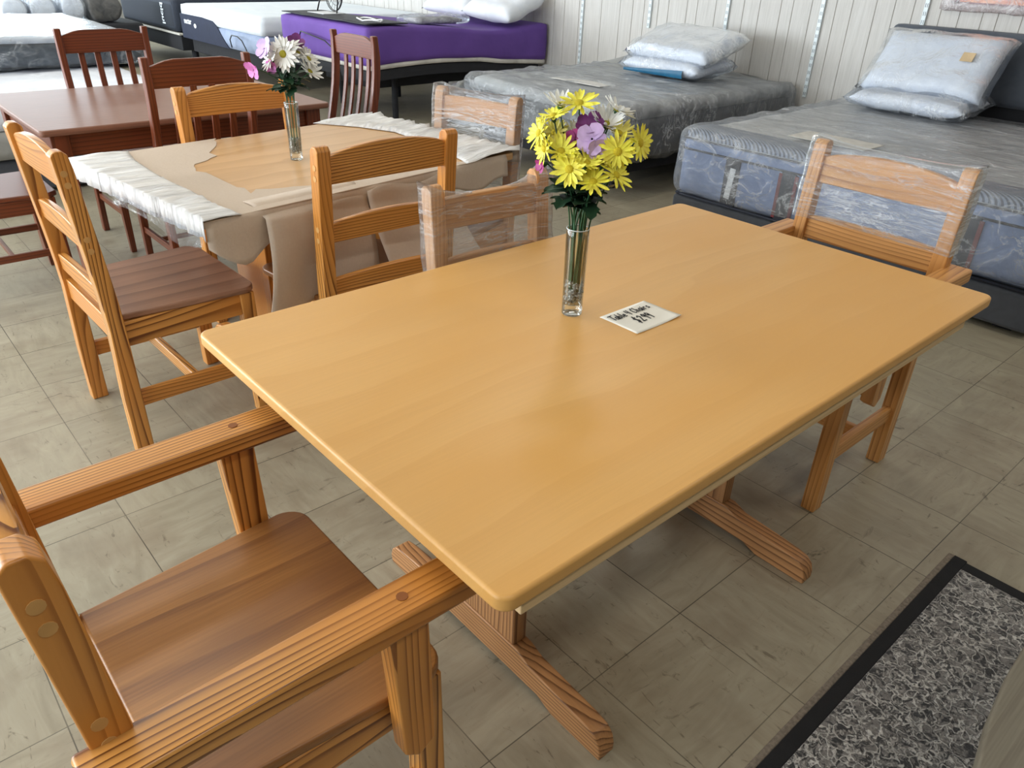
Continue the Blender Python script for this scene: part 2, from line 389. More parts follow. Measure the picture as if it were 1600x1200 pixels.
# slotted shelf standards on the panelled wall
t = NT('slotted_white_steel'); tc = t.n('ShaderNodeTexCoord'); sp = t.n('ShaderNodeSeparateXYZ'); t.l(tc.outputs['Object'], sp.inputs[0])
zf = t.math('FRACT', t.math('MULTIPLY', sp.outputs[2], 20.0)); zf = t.math('LESS_THAN', t.math('ABSOLUTE', t.math('SUBTRACT', zf, .5)), .24)
yf = t.math('LESS_THAN', t.math('ABSOLUTE', t.math('SUBTRACT', t.math('ABSOLUTE', sp.outputs[1]), .006)), .0022)
t.l(t.mix(t.math('MULTIPLY', zf, yf), lin((216, 226, 230)), lin((84, 90, 94))), t.b.inputs['Base Color']); t.b.inputs['Roughness'].default_value = .35; STD = t.m
std0 = None
STDL = ['slotted white shelf standard on the wall beside the purple bed', 'slotted white shelf standard left of the bagged pillows on the middle bed', 'slotted white shelf standard right behind the bagged pillows of the middle bed', 'slotted white shelf standard in the gap between the two film-covered beds', 'slotted white shelf standard above the upholstered headboard']
for i, (yy, zz) in enumerate(((5.52, .35), (4.71, .85), (3.92, .5), (3.115, .5), (2.385, .5))):
    r = thing('shelf_standard', STDL[i], 'shelf bracket', (X1, yy, zz), 0, 'shelf standards on the panelled wall')
    b = MB(); b.box(-.018, 0, -.014, .014, 0, 2.7-zz); b.build('rail', STD, r, .002)
# ceiling fixtures
LAMP = emit('fluorescent_diffuser', (1.0, .96, .88), 2.5); FIX = plain('white_fixture', (235, 235, 232), .5)
fx = None
for i, (x, y) in enumerate(CEIL):
    r = thing('ceiling_light', 'long white fluorescent fixture on the ceiling', 'ceiling light', (x, y, ZC), 0, 'fluorescent ceiling fixtures')
    b = MB(); b.box(-.62, .62, -.16, .16, -.07, 0); b.build('housing', FIX, r, .005)
    b = MB(); b.box(-.59, .59, -.13, .13, -.078, -.071); b.build('diffuser', LAMP, r)
    area('fluorescent_light', (x, y, ZC-.085), (0, 0, 0), 1.18, .26, 12, (1.0, .92, .80))

# ------------------------------------------------------------------ chairs
def lean(z, top=-.035, z0=.45, z1=.92): return top*max(0, (z-z0)/(z1-z0))**1.15
def pine_chair(name, label, loc, rz, M, seatm, W=.475, D=.40, arms=False, slats=2, crest=(.82, .895, .925), top=.925, wrap=None, group=None, zs=1.0, bolts=False):
    r = thing(name, label, 'chair', loc, rz, group); hw = W/2; T = .042
    def B(mb, nm, ax, bev=.0035, mat=None, par=r): return mb.build(nm, mat or M[ax], par, bev)
    posts = []
    for s in (-1, 1):
        b = MB(); zz = [0, .2, .42, .5, .6, .7, .8, .88, top]
        front = [(lean(z)+.022, z) for z in zz]; back = [(lean(z)-.022 - (.006 if z < .3 else 0), z) for z in reversed(zz)]
        pts = front[:-1] + [(lean(top)+.02, top-.008), (lean(top)+.008, top+.003), (lean(top)-.010, top+.003), (lean(top)-.021, top-.008)] + back[1:]
        y0, y1 = (hw-T, hw) if s > 0 else (-hw, -hw+T)
        b.prism(pts, 'y', y0, y1); p = B(b, 'back_post', 2); posts.append(p)
        if name == 'armchair' or slats == 3:
            for z in (crest[0]+.052, crest[0]+.022, .695, .662):
                b = MB(); yo = s*hw; b.tube([(lean(z)-.004, yo-s*.004, z), (lean(z)-.004, yo+s*.0012, z)], .0085, 12)
                b.build('dowel_plug', DOWEL, p)
    def rail(nm, z0, z1a, z1b, th=.022):
        b = MB(); n = 14; yi = hw-T+.004
        pts = [(-yi, z0), (yi, z0)]
        for i in range(n+1):
            u = 1-2*i/n; pts.append((yi*u, z1a+(z1b-z1a)*(math.cos(u*PI/2)**.7 if abs(u) < 1 else 0)))
        vs = b.prism(pts, 'x', -th/2, th/2)
        b.warp(lambda c: Vector((c.x+lean(c.z), c.y, c.z))); return B(b, nm, 1, .004)
    rail('crest_rail', *crest)
    if slats == 3:
        rail('back_slat', .648, .705, .722); rail('back_slat', .475, .53, .54)
    else: rail('back_slat', .635, .705, .712)
    # seat
    b = MB(); f = .425; hs = hw+.006; rr = .045
    pts = [(.024, -hs+.03), (.024, hs-.03)]
    for a in range(0, 91, 15): pts.append((f-rr+rr*math.sin(math.radians(a)), hs-rr+rr*math.cos(math.radians(a))))
    for a in range(90, 181, 15): pts.append((f-rr+rr*math.sin(math.radians(a)), -hs+rr+rr*math.cos(math.radians(a))))
    b.prism(pts, 'z', .436, .456); B(b, 'seat', 0, .005, seatm)
    for s in (-1, 1):
        b = MB(); y = s*(hw-T/2-.002)
        b.beam((.398, y, 0), (.392, y, .435), .042, .046, (1, 0, 0)); leg = B(b, 'leg', 2)
        if bolts:
            q = MB(); q.tube([(.36+.018, y+s*.019, .395), (.36+.018, y+s*.026, .395)], .009, 12); q.build('bolt', CHROME, leg)
        b = MB(); b.box(.018, .375, y-.012, y+.012, .362, .436); B(b, 'side_rail', 0, .003)
        b = MB(); b.box(.018, .375, y-.012, y+.012, .155, .205); B(b, 'stretcher', 0, .004)
    b = MB(); b.box(.380, .404, -hw+T, hw-T, .362, .436); B(b, 'front_rail', 1, .003)
    b = MB(); b.box(-.012, .012, -hw+T-.004, hw-T+.004, .375, .445); B(b, 'back_rail', 1, .003)
    b = MB(); b.box(.19, .212, -hw+.03, hw-.03, .158, .2); B(b, 'cross_stretcher', 1, .004)
    if arms:
        for s in (-1, 1):
            b = MB(); yi, yo = hw-.010, hw+.056; e = .475
            pts = [(-.055, yi), (e-.02, yi), (e-.004, yi+.012), (e, yi+.033), (e-.004, yo-.012), (e-.02, yo), (-.055, yo)]
            b.prism([(p[0], p[1]*s) for p in pts], 'z', .627, .665); a = B(b, 'armrest', 0, .006)
            q = MB(); q.tube([(.335, s*(hw+.024), .664), (.335, s*(hw+.024), .6662)], .008, 12); q.build('dowel_plug', plain('dark_dowel', (140, 84, 40), .6), a)
            b = MB(); y0, y1 = hw+.012, hw+.046
            pts = [(.300, .628), (.362, .628), (.368, .44), (.368, .375), (.338, .355), (.314, .375)]
            v_ = [(p[0], p[1]) for p in pts]
            b.prism(v_, 'y', min(s*y0, s*y1), max(s*y0, s*y1)); B(b, 'arm_support', 2, .004)
            b = MB(); b.box(.325, .36, min(s*(hw-.004), s*(hw+.014)), max(s*(hw-.004), s*(hw+.014)), .385, .43); B(b, 'support_block', 2)
    if wrap: wrap_back(r, W, top, **wrap)
    return r

def wrap_back(r, W, top, z0=.60, sag=.02, loose=0, low=None):
    """stretch film around the upper part of the back, sagging between the two posts"""
    b = MB(); hw = W/2+.006; n = 44; mrows = 16; seed = random.Random(int(W*1000)+int(z0*100))
    loop = []
    for i in range(n): loop.append(i/n)
    rows = []
    for j in range(mrows+1):
        v = j/mrows; ring = []
        for i in range(n):
            a = 2*PI*i/n; ca, sa = math.cos(a), math.sin(a)
            yy = hw*max(-1, min(1, sa*1.25)); xx = .031*max(-1, min(1, ca*2.2))
            u = yy/hw
            zt = top+.014-sag*(1-abs(u)**3)*1.0
            z = z0+(zt-z0)*v
            nz = noise.noise(Vector((xx*8+3*r.location.x, yy*6, z*22)))*.006
            k = .55+.45*abs(u)**3 if abs(u) < .84 else 1
            top_pinch = 1-.5*max(0, v-.9)/.1*(1 if abs(u) < .8 else .35)
            ring.append(b.bm.verts.new((xx*k*top_pinch+lean(z)+nz*.5*(1 if xx > 0 else -1), yy+(nz if abs(u) > .9 else 0), z+nz*.6)))
        rows.append(ring)
    for a, c in zip(rows, rows[1:]):
        for i in range(n): b.bm.faces.new((a[i], a[(i+1) % n], c[(i+1) % n], c[i]))
    # closed, crumpled top
    t = rows[-1]
    for i in range(-n//4, n//4):
        q = [t[i % n], t[(i+1) % n], t[(n//2-i-1) % n], t[(n//2-i) % n]]
        q = [v for k_, v in enumerate(q) if v not in q[:k_]]
        if len(q) > 2:
            try: b.bm.faces.new(q)
            except ValueError: pass
    o = b.build('stretch_film', WRAP, r, 0, True); return o

# front armchair at the near-left end of the big table, facing +x
pine_chair('armchair', 'honey pine armchair in the near left corner, seat half under the big table', (.05, .883, 0), 0, PINE, SEATM, arms=True)
# armchair at the far right end, facing -x
pine_chair('armchair', 'pine armchair with film-wrapped back at the right end of the big blonde table', (2.262, .933, 0), PI, [wood('orange_pine_%s' % a, (222, 164, 96), (160, 100, 48), i, 24, .9, .42, .15, wob=.12, blotch=(206, 142, 72)) for i, a in enumerate('xyz')], SEATM, arms=True, crest=(.808, .885, .912), top=.93, wrap=dict(z0=.70, sag=.018), bolts=True)
# narrow wrapped chair on the far long side of the big table, facing -y
pine_chair('dining_chair', 'pine chair with film-wrapped back behind the big table, just left of the flower vase', (1.246, 1.462, 0), -PI/2-.06, RAW, SEATM, W=.375, crest=(.785, .862, .866), top=.895, wrap=dict(z0=.60, sag=.045), zs=1)
# near long side of the second table, facing +y
pine_chair('dining_chair', 'honey pine ladder-back chair seen from behind, between the two pine tables', (1.213, 1.935, 0), PI/2, PINE, SEATM, slats=3)
# left end of the second table, facing +x
pine_chair('dining_chair', 'honey pine ladder-back chair with a knotty post at the left end of the wrapped table', (.462, 2.432, 0), .02, PINE, SEATM2, slats=3)
# far long side of second table, facing -y
pine_chair('dining_chair', 'honey pine chair whose striped crest rail shows beyond the wrapped table', (1.25, 2.99, 0), -PI/2+.04, PINE, SEATM, slats=3)
# right end of second table, facing -x
pine_chair('dining_chair', 'pale pine chair with film-wrapped back at the right end of the wrapped table', (1.955, 2.44, 0), PI+.22, RAW, SEATM, W=.41, crest=(.80, .885, .89), top=.915, wrap=dict(z0=.55, sag=.012))

def slat_chair(label, loc, rz, W=.44, group='red-brown dining chairs around the brown table'):
    r = thing('dining_chair', label, 'chair', loc, rz, group); hw = W/2
    def bx(z):
        t = max(0, (z-.45)/.55); return -.15*t+.075*t**3
    for s in (-1, 1):
        b = MB(); zz = [0, .2, .42, .5, .58, .66, .74, .82, .9, .96, 1.0]
        wz = lambda z: .020 if z < .94 else .016
        off = lambda z: -.03*max(0, (.42-z)/.42)
        pts = [(bx(z)+off(z)+wz(z), z) for z in zz] + [(bx(z)+off(z)-wz(z), z) for z in reversed(zz)]
        y0, y1 = (hw-.03, hw) if s > 0 else (-hw, -hw+.03)
        b.prism(pts, 'y', y0, y1); b.build('back_post', MAHO[2], r, .005)
        b = MB(); y = s*(hw-.02); b.beam((.40, y, 0), (.385, y, .43), .026, .028, (1, 0, 0), .038, .04); b.build('leg', MAHO[2], r, .003)
        b = MB(); b.box(.01, .37, y-.010, y+.010, .37, .43); b.build('side_rail', MAHO[0], r, .002)
        b = MB(); b.box(-.01, .385, y-.008, y+.008, .18, .21); b.build('stretcher', MAHO[0], r, .002)
    def rail(nm, z0, z1a, z1b, th):
        b = MB(); n = 12; yi = hw-.026; pts = [(-yi, z0), (yi, z0)]
        for i in range(n+1):
            u = 1-2*i/n; pts.append((yi*u, z1a+(z1b-z1a)*min(1, 1.6*math.cos(u*PI/2))))
        b.prism(pts, 'x', -th/2, th/2); b.warp(lambda c: Vector((c.x+bx(c.z)-.012*math.cos(c.y/hw*1.5), c.y, c.z))); b.build(nm, MAHO[1], r, .003)
    rail('crest_rail', .885, .965, .990, .02); rail('lower_rail', .50, .535, .535, .02)
    for k in range(4):
        y = -hw+.03+(k+1)*(W-.06)/5
        b = MB(); zz = [.53+i*(.36)/8 for i in range(9)]
        pts = [(bx(z)-.012+.006, z) for z in zz] + [(bx(z)-.012-.006, z) for z in reversed(zz)]
        b.prism(pts, 'y', y-.014, y+.014); b.build('spindle', MAHO[2], r, .002)
    b = MB(); hs = hw+.004; b.prism([(-.012, -hs+.03), (-.012, hs-.03), (.39, hs), (.42, hs-.03), (.42, -hs+.03), (.39, -hs)], 'z', .43, .452); b.build('seat', MAHO[0], r, .006)
    b = MB(); b.box(.375, .395, -hw+.03, hw-.03, .37, .43); b.build('front_rail', MAHO[1], r, .002)
    b = MB(); b.box(.19, .205, -hw+.02, hw-.02, .185, .205); b.build('cross_stretcher', MAHO[1], r, .002)
    return r
slat_chair('red-brown spindle-back chair pushed in from the near side of the brown table', (1.222, 3.37, 0), PI/2)
slat_chair('red-brown spindle-back chair on the far side of the brown table', (1.222, 4.44, 0), -PI/2)
slat_chair('red-brown spindle-back chair right of the brown table, in front of the purple bed', (2.19, 3.84, 0), PI)
slat_chair('red-brown chair at the left end of the brown table, cut off by the frame', (.26, 3.88, 0), 0)

# ------------------------------------------------------------------ tables
def rrect(x0, x1, y0, y1, r, n=6):
    pts = []
    for cx, cy, a0 in ((x1-r, y1-r, 0), (x0+r, y1-r, 90), (x0+r, y0+r, 180), (x1-r, y0+r, 270)):
        for k in range(n+1):
            a = math.radians(a0+90*k/n); pts.append((cx+r*math.cos(a), cy+r*math.sin(a)))
    return pts
def trestle_table(label, loc, rz, L, Wd, z, topm, M, batten=True, span=.2535):
    r = thing('trestle_table', label, 'table', loc, rz)
    b = MB(); b.prism(rrect(-L/2, L/2, -Wd/2, Wd/2, .022), 'z', z-.026, z); top = b.build('tabletop', topm, r, .006, seg=3)
    if batten:
        for s in (-1, 1):
            b = MB(); b.box(-L/2+.035, L/2-.13, s*(Wd/2-.016)-.010, s*(Wd/2-.016)+.010, z-.048, z-.0265); b.build('batten', BATTEN, r, .002)
    for s in (-1, 1):
        xc = s*L*span
        b = MB(); e = Wd*.405; h = .078
        pts = [(-e, 0), (-e*.62, 0), (-e*.5, .018), (e*.5, .018), (e*.62, 0), (e-.004, 0), (e, .022), (e-.006, .044), (e-.022, .060), (e-.05, .066), (e*.42, .080), (e*.32, .096), (-e*.32, .096), (-e*.42, .080), (-e+.05, .066), (-e+.022, .060), (-e+.006, .044), (-e, .022)]
        b.prism(pts, 'x', xc-.022, xc+.022); b.build('foot', M[1], r, .004)
        b = MB(); b.prism([(-.105, .095), (.105, .095), (.105, z-.07), (-.105, z-.07)], 'x', xc-.019, xc+.019); b.build('trestle_post', M[2], r, .004)
        b = MB(); b.prism([(-.35, z-.027), (-.35, z-.05), (-.28, z-.085), (.28, z-.085), (.35, z-.05), (.35, z-.027)], 'x', xc-.022, xc+.022); b.build('top_bearer', M[1], r, .003)
    b = MB(); b.box(-L*span+.018, L*span-.018, -.016, .016, .30, .40); b.build('stretcher', M[0], r, .003)
    return r
T1 = trestle_table('big blonde wood trestle table in the foreground with rounded corners', (1.190, .9355, 0), 0, 1.516, .919, .737, TOPM, [wood('brown_pine_%s' % a, (190, 138, 88), (104, 64, 34), i, 32, .95, .5, .05, wob=.09) for i, a in enumerate('xyz')])
A2 = math.radians(6.98)
o2 = Vector((.703, 2.015)); L2, W2 = 1.25, .885
c2 = o2 + Vector((math.cos(A2), math.sin(A2)))*(L2/2) + Vector((-math.sin(A2), math.cos(A2)))*(W2/2)
T2 = trestle_table('pine trestle table half unpacked from white foam and tan paper', (c2.x, c2.y, 0), A2, L2, W2, .742, TOP2, PINE, False, .20)

# wrapping of table two, in the table's own coordinates (u,v measured from its near-left corner)
FOAM = NT('white_foam_sheet'); v = FOAM.coord((1, 9, 1), rnd=False)
f = FOAM.noise(v, 3.2, 5, .6, .6)
FOAM.l(FOAM.ramp(f, [(.3, lin((196, 196, 198))), (.6, lin((232, 231, 230)))]), FOAM.b.inputs['Base Color']); FOAM.b.inputs['Roughness'].default_value = .5; FOAM.bump(f, 1.0, .02)
FOAM.b.inputs['Sheen Weight'].default_value = .2; FOAM = FOAM.m
def paper_mat(name, col, col2):
    t = NT(name); v = t.coord(rnd=False); f = t.noise(v, 140, 2); g = t.noise(v, 5, 3, .5, .4)
    t.l(t.mix(t.math('MULTIPLY', f, .5), lin(col), lin(col2)), t.b.inputs['Base Color']); t.b.inputs['Roughness'].default_value = .85; t.bump(t.math('ADD', g, t.math('MULTIPLY', f, .08)), .25, .02); return t.m
PAPER = paper_mat('tan_wrapping_paper', (204, 188, 172), (186, 168, 150))
def TL(u, v, z): return Vector((u-L2/2, v-W2/2, z))
def sheet(name, poly, z, th, mat, jag=.008, seed=1, lift=.004):
    rnd = random.Random(seed); pts = []
    n = len(poly)
    for i in range(n):
        a, c = Vector(poly[i][:2]), Vector(poly[(i+1) % n][:2]); d = (c-a).length; jg = jag if (len(poly[i]) > 2) else 0
        k = max(1, int(d/.03)); nn = Vector((-(c-a).y, (c-a).x)).normalized() if d else Vector((0, 0))
        for q in range(k):
            p = a.lerp(c, q/k); off = rnd.uniform(-jg, jg) if q else 0; pts.append(p+nn*off)
    from mathutils.geometry import tessellate_polygon
    P3 = [Vector((p.x-L2/2, p.y-W2/2, z)) for p in pts]; tr = tessellate_polygon([P3]); m_ = len(P3)
    b = MB(); b.add(P3+[p+Vector((0, 0, th)) for p in P3], [tuple(t_) for t_ in tr]+[tuple(i+m_ for i in t_) for t_ in tr]+[(i, (i+1) % m_, (i+1) % m_+m_, i+m_) for i in range(m_)])
    return b.build(name, mat, T2)
zt = .742
# tan paper on the left part of the top, torn edge towards the bare wood (third value = torn)
sheet('paper_wrap', [(-.006, -.006), (.60, -.006), (.60, .06), (.434, .105, 1), (.333, .148, 1), (.268, .188, 1), (.231, .156), (.25, .223, 1), (.237, .244), (.247, .355), (.256, .461), (.24, .497, 1), (.282, .583, 1), (.34, .605, 1), (.397, .641, 1), (.40, .70), (.454, .759, 1), (.535, .891), (-.006, .891)], zt+.0006, .0016, PAPER, .006, 3)
sheet('paper_wrap', [(.60, -.006), (1.10, -.006), (1.09, .03), (1.00, .022, 1), (.86, .05, 1), (.72, .07, 1), (.60, .085)], zt+.0006, .0016, PAPER, .006, 5)
# foam: thick crumpled wrap over the left end and the right end
def foam_shell(name, u0, u1f, v0, v1, zb, amp, seed, flip=False):
    b = MB(); nv, nu = 60, 16
    def fn(i, j):
        vv = v0+(v1-v0)*j; ue = u1f(j)
        # path: from below the edge, around the edge, over the top to ue
        s = i*1.0
        if s < .12: u, z = u0, zt-.045+(.045+.008)*s/.12
        else: q = (s-.12)/.88; u = u0+(ue-u0)*q; z = zt+.004+.008*(1-q)**.5
        h = noise.noise(Vector((u*5+seed, vv*34, seed)))*amp + noise.noise(Vector((u*14, vv*70, seed)))*amp*.4
        if s > .95: h = 0; z = zt+.0025
        edge = max(0, abs(j-.5)*2-.94)/.06
        return TL(u, vv, max(z+abs(h)*(1 if s >= .12 else .3)-edge*.006, zt-.05 if s < .12 else zt+.0022)) + Vector((h*(1.2 if s < .14 else 0), 0, 0))
    b.grid(nu, nv, fn); o = b.build(name, FOAM, T2, 0, True)
    so = o.modifiers.new('thick', 'SOLIDIFY'); so.thickness = .0015; so.offset = 1
    return o
def interp(tab):
    def g(j):
        for (a, ua), (c, uc) in zip(tab, tab[1:]):
            if j <= c: return ua+(uc-ua)*(j-a)/(c-a)
        return tab[-1][1]
    return g
foam_shell('foam_wrap', -.012, interp([(0, .10), (.16, .096), (.31, .111), (.52, .12), (.63, .13), (.85, .16), (1, .20)]), -.012, W2+.008, 0, .010, 2.0)
foam_shell('foam_wrap', L2+.014, interp([(0, .98), (.05, 1.0), (.2, 1.05), (.5, 1.11), (.62, 1.13), (.72, 1.10), (.80, 1.08), (1, .98)]), -.010, W2+.012, 0, .026, 7.0)
# skirts hanging from the near edge
def skirt(name, u0, u1, drop, mat, seed, out=.014):
    b = MB(); nu, nz = 50, 8
    def fn(i, j):
        u = u0+(u1-u0)*i; d = drop(i)*j
        h = noise.noise(Vector((u*9+seed, d*6, seed)))*.012*(.3+j)
        zz = zt+.003-d; v_ = -.004-out*min(1, j*4)*.6+h
        return TL(u, v_, zz)
    b.grid(nu, nz, fn); o = b.build(name, mat, T2, 0, True); so = o.modifiers.new('thick', 'SOLIDIFY'); so.thickness = .0012; return o
skirt('paper_skirt', -.01, 1.19, lambda i: .075+.02*math.sin(i*9)+.012*math.sin(i*31)+(.05*max(0, 1-abs(i-.09)/.09)), PAPER, 1.3)
# left-end plastic/foam skirt
b = MB(); b.grid(30, 6, lambda i, j: TL(-.016-.004*j+noise.noise(Vector((i*8, j*2, 4)))*.01*j, W2*(i*.62), zt-.03-(.03+.035*max(0, 1-abs(i-.25)/.3))*j)); b.build('film_skirt', BAGM, T2, 0, True)
# the big paper flap hanging down over the near edge
b = MB()
def flap(i, j):
    u = .165+(.365)*i; top = j < .08
    z = zt+.004 if j == 0 else zt+.006-(.30+.02*math.sin(i*7))*(j-.0)
    v_ = .09*(1-j/.08) if j < .08 else -.018-.03*math.sin(min(1, j)*2.2)-.012*math.sin(i*5+j*3)
    if j < .08: z = zt+.006
    sh = -.035*j*(1-i)*1.0
    return TL(u+sh, v_, z)
b.grid(20, 24, flap); o = b.build('paper_flap', PAPER, T2, 0, True); so = o.modifiers.new('thick', 'SOLIDIFY'); so.thickness = .0012
# second flap resting on the chair seat behind the ladder back
b = MB()
def flap2(i, j):
    u = .53+.36*i; d = .30-.06*i
    return TL(u, -.020-.16*j**1.5, zt-.01-d*j**.9+.01*math.sin(i*8+j*4))
b.grid(16, 16, flap2); o = b.build('paper_flap', PAPER, T2, 0, True); so = o.modifiers.new('thick', 'SOLIDIFY'); so.thickness = .0012

# brown table
T3 = thing('dining_table', 'red-brown four-legged dining table among the spindle-back chairs', 'table', (1.237, 3.87, 0))
b = MB(); b.prism(rrect(-.617, .617, -.48, .48, .02), 'z', .725, .75); b.build('tabletop', TOP3, T3, .006)
for sx in (-1, 1):
    for sy in (-1, 1):
        b = MB(); b.beam((sx*.545, sy*.41, 0), (sx*.545, sy*.41, .725), .05, .05, (0, 1, 0), .07, .07); b.build('leg', MAHO[2], T3, .004)
for s in (-1, 1):
    b = MB(); b.box(-.51, .51, s*.415-.011, s*.415+.011, .635, .725); b.build('apron', MAHO[0], T3, .002)
    b = MB(); b.box(s*.55-.011, s*.55+.011, -.38, .38, .635, .725); b.build('apron', MAHO[1], T3, .002)

# weathered grey plank table in the bottom right corner
GREYW = wood('weathered_grey_wood', (118, 112, 98), (98, 90, 78), 0, 12, .6, .55, .05, stretch=.15, fibre=.3)
GT = thing('plank_table', 'weathered grey wooden table cut off by the bottom right corner', 'table', (1.15, -.35, .012))
out = [(-.52, .28), (-.42, .345), (-.277, .392), (-.194, .408), (-.092, .419), (-.003, .422), (.12, .415), (.25, .39), (.36, .34), (.46, .24), (.48, .0), (.42, -.3), (-.42, -.3), (-.52, 0)]
b = MB(); b.prism(out, 'z', .47, .50); b.build('tabletop', GREYW, GT, .006)
b = MB()
for yy in (.33, .18, .03, -.12): b.box(-.40, .36, yy-.0012, yy+.0012, .4985, .5005)
b.build('plank_seams', plain('seam', (92, 84, 72), .8), GT)
for sx in (-1, 1):
    for sy in (-.2, .2):
        b = MB(); b.beam((sx*.33, sy, 0), (sx*.33, sy, .47), .05, .05, (0, 1, 0)); b.build('leg', GREYW, GT, .004)

# ------------------------------------------------------------------ rug
def rug_mat():
    t = NT('woven_rug_pattern'); v = t.coord(rnd=False)
    dn = t.n('ShaderNodeTexNoise'); dn.inputs['Scale'].default_value = 30; dn.inputs['Detail'].default_value = 2; t.l(v, dn.inputs['Vector'])
    ma = t.n('ShaderNodeVectorMath', operation='MULTIPLY_ADD'); t.l(dn.outputs['Color'], ma.inputs[0]); ma.inputs[1].default_value = (.06,)*3; t.l(v, ma.inputs[2])
    v1 = t.n('ShaderNodeTexVoronoi', feature='DISTANCE_TO_EDGE'); v1.inputs['Scale'].default_value = 33; t.l(ma.outputs[0], v1.inputs['Vector'])
    v2 = t.n('ShaderNodeTexVoronoi', feature='F1'); v2.inputs['Scale'].default_value = 44; t.l(ma.outputs[0], v2.inputs['Vector'])
    n3 = t.noise(v, 110, 4, .7, 1.0); n4 = t.noise(ma.outputs[0], 46, 4, .65, .8)
    blk = t.ramp(n4, [(.47, (1,)*3), (.51, (0,)*3)])
    c = t.mix(blk, t.ramp(n3, [(.35, lin((92, 89, 87))), (.65, lin((142, 138, 134)))]), lin((34, 33, 35)))
    vine = t.ramp(v1.outputs['Distance'], [(.04, (1,)*3), (.075, (0,)*3)])
    c = t.mix(t.math('MULTIPLY', vine, t.ramp(n3, [(.38, (0,)*3), (.5, (1,)*3)])), c, lin((206, 203, 198)))
    ring = t.ramp(v2.outputs['Distance'], [(.30, (0,)*3), (.36, (1,)*3), (.46, (1,)*3), (.52, (0,)*3)])
    c = t.mix(t.math('MULTIPLY', ring, t.ramp(n3, [(.48, (0,)*3), (.56, (1,)*3)])), c, lin((172, 168, 163)))
    t.l(c, t.b.inputs['Base Color']); t.b.inputs['Roughness'].default_value = .9; t.b.inputs['Sheen Weight'].default_value = .3
    t.bump(t.math('ADD', n3, vine), .9, .006); return t.m
RG = thing('area_rug', 'black and grey patterned rug with black border on the tiled floor', 'rug', (.3, -.85, 0), 0)
b = MB(); b.box(.02, 1.673-.045, .02, 1.202-.035, 0, .011); b.build('pile_field', rug_mat(), RG, .003)
BLK = plain('black_rug_border', (24, 24, 26), .95, bump=.5, bscale=300)
b = MB(); b.box(0, 1.673, 1.167, 1.20, 0, .010); b.box(1.628, 1.673-.008, 0, 1.167, 0, .010); b.build('border', BLK, RG, .002)
b = MB(); b.box(0, 1.673, 1.20, 1.215, 0, .009); b.build('binding', plain('grey_binding', (122, 112, 100), .95, var=.15, vscale=120, bump=.8, bscale=150), RG, .003)

# ------------------------------------------------------------------ beds
def fab(name, col, col2=None, sc=4, bump=.3, rough=.85, st=(1, 1, 1)): 
    t = NT(name); v = t.coord(rnd=False); f = t.noise(v, 260, 2); g = t.noise(t.coord(st, rnd=False), sc, 4, .55, .9)
    c2 = col2 or tuple(int(x*.86) for x in col)
    t.l(t.ramp(g, [(.35, lin(c2)), (.65, lin(col))]), t.b.inputs['Base Color']); t.b.inputs['Roughness'].default_value = rough; t.b.inputs['Sheen Weight'].default_value = .15
    t.bump(t.math('ADD', g, t.math('MULTIPLY', f, .06)), bump, .02); return t.m
def stripe_mat(name, c1, c2, scale, ang):
    t = NT(name); tc = t.n('ShaderNodeTexCoord'); mp = t.n('ShaderNodeMapping'); mp.inputs['Rotation'].default_value = (0, 0, ang); t.l(tc.outputs['Object'], mp.inputs[0])
    wv = t.n('ShaderNodeTexWave', bands_direction='X'); wv.inputs['Scale'].default_value = scale; wv.inputs['Distortion'].default_value = .4; t.l(mp.outputs[0], wv.inputs['Vector'])
    t.l(t.ramp(wv.outputs['Fac'], [(.3, lin(c1)), (.6, lin(c2))]), t.b.inputs['Base Color']); t.b.inputs['Roughness'].default_value = .8; t.bump(wv.outputs['Fac'], .5, .004); return t.m
DARKB = plain('black_bed_base', (30, 31, 36), .8, bump=.3); CHAR = fab('charcoal_upholstery', (70, 73, 80), (62, 65, 72), 12, .1)
def film(parent, x0, x1, y0, y1, z0, z1, r, amp, seed, mat=BEDFILM, step=.04, sx=2.0, sy=.5):
    def fn(p, n):
        yy = p.y+.25*noise.noise(Vector((p.x*2, p.y*2, seed))); xx = p.x+.12*noise.noise(Vector((p.y*3, p.x*2, seed+4)))
        k = noise.noise(Vector((xx*3*sx+seed, yy*3*sy, p.z*5)))*amp + abs(noise.noise(Vector((xx*6*sx, yy*6*sy+seed, p.z*9))))*amp*1.1
        return p+n*max(.002, k+amp*.4)
    b = MB(); b.block(x0, x1, y0, y1, z0, z1, r, step, fn); return b.build('plastic_cover', mat, parent, 0, True)

# --- bed three (right): blue mattress in clear plastic
bb = thing('bed_base', 'dark grey upholstered bed base under the blue mattress on the right', 'bed base', (3.64, .72, 0))
b = MB(); b.box(.0, 1.97, 0, 1.95, .03, .2); b.build('box', CHAR, bb, .02, seg=3)
b = MB(); 
for x in (.12, 1.9):
    for y in (.12, 1.83): b.box(x-.04, x+.04, y-.04, y+.04, 0, .04)
b.build('feet', DARKB, bb)
ht = thing('headboard', 'dark grey upholstered headboard behind the pillows on the right bed', 'headboard', (5.62, .55, 0))
b = MB(); b.block(0, .10, 0, 1.985, .64, 1.062, .045, .03); b.build('cushion_panel', fab('slate_headboard', (84, 90, 100), (76, 82, 92), 10, .1), ht, 0, True)
b = MB(); b.box(.045, .075, .02, 1.96, .25, .67); b.build('lower_panel', DARKB, ht, .004)  # dark sheet added to stand in for the shaded gap below the cushion
for y in (.25, 1.7):
    b = MB(); b.box(.03, .07, y-.04, y+.04, 0, .66); b.build('leg', DARKB, ht)
M3 = thing('mattress', 'thick blue mattress with striped top edge under clear plastic, on the right bed', 'mattress', (3.645, .73, .205))
BLUE = fab('blue_side_panel', (132, 150, 186), (116, 134, 170), 5, .5)
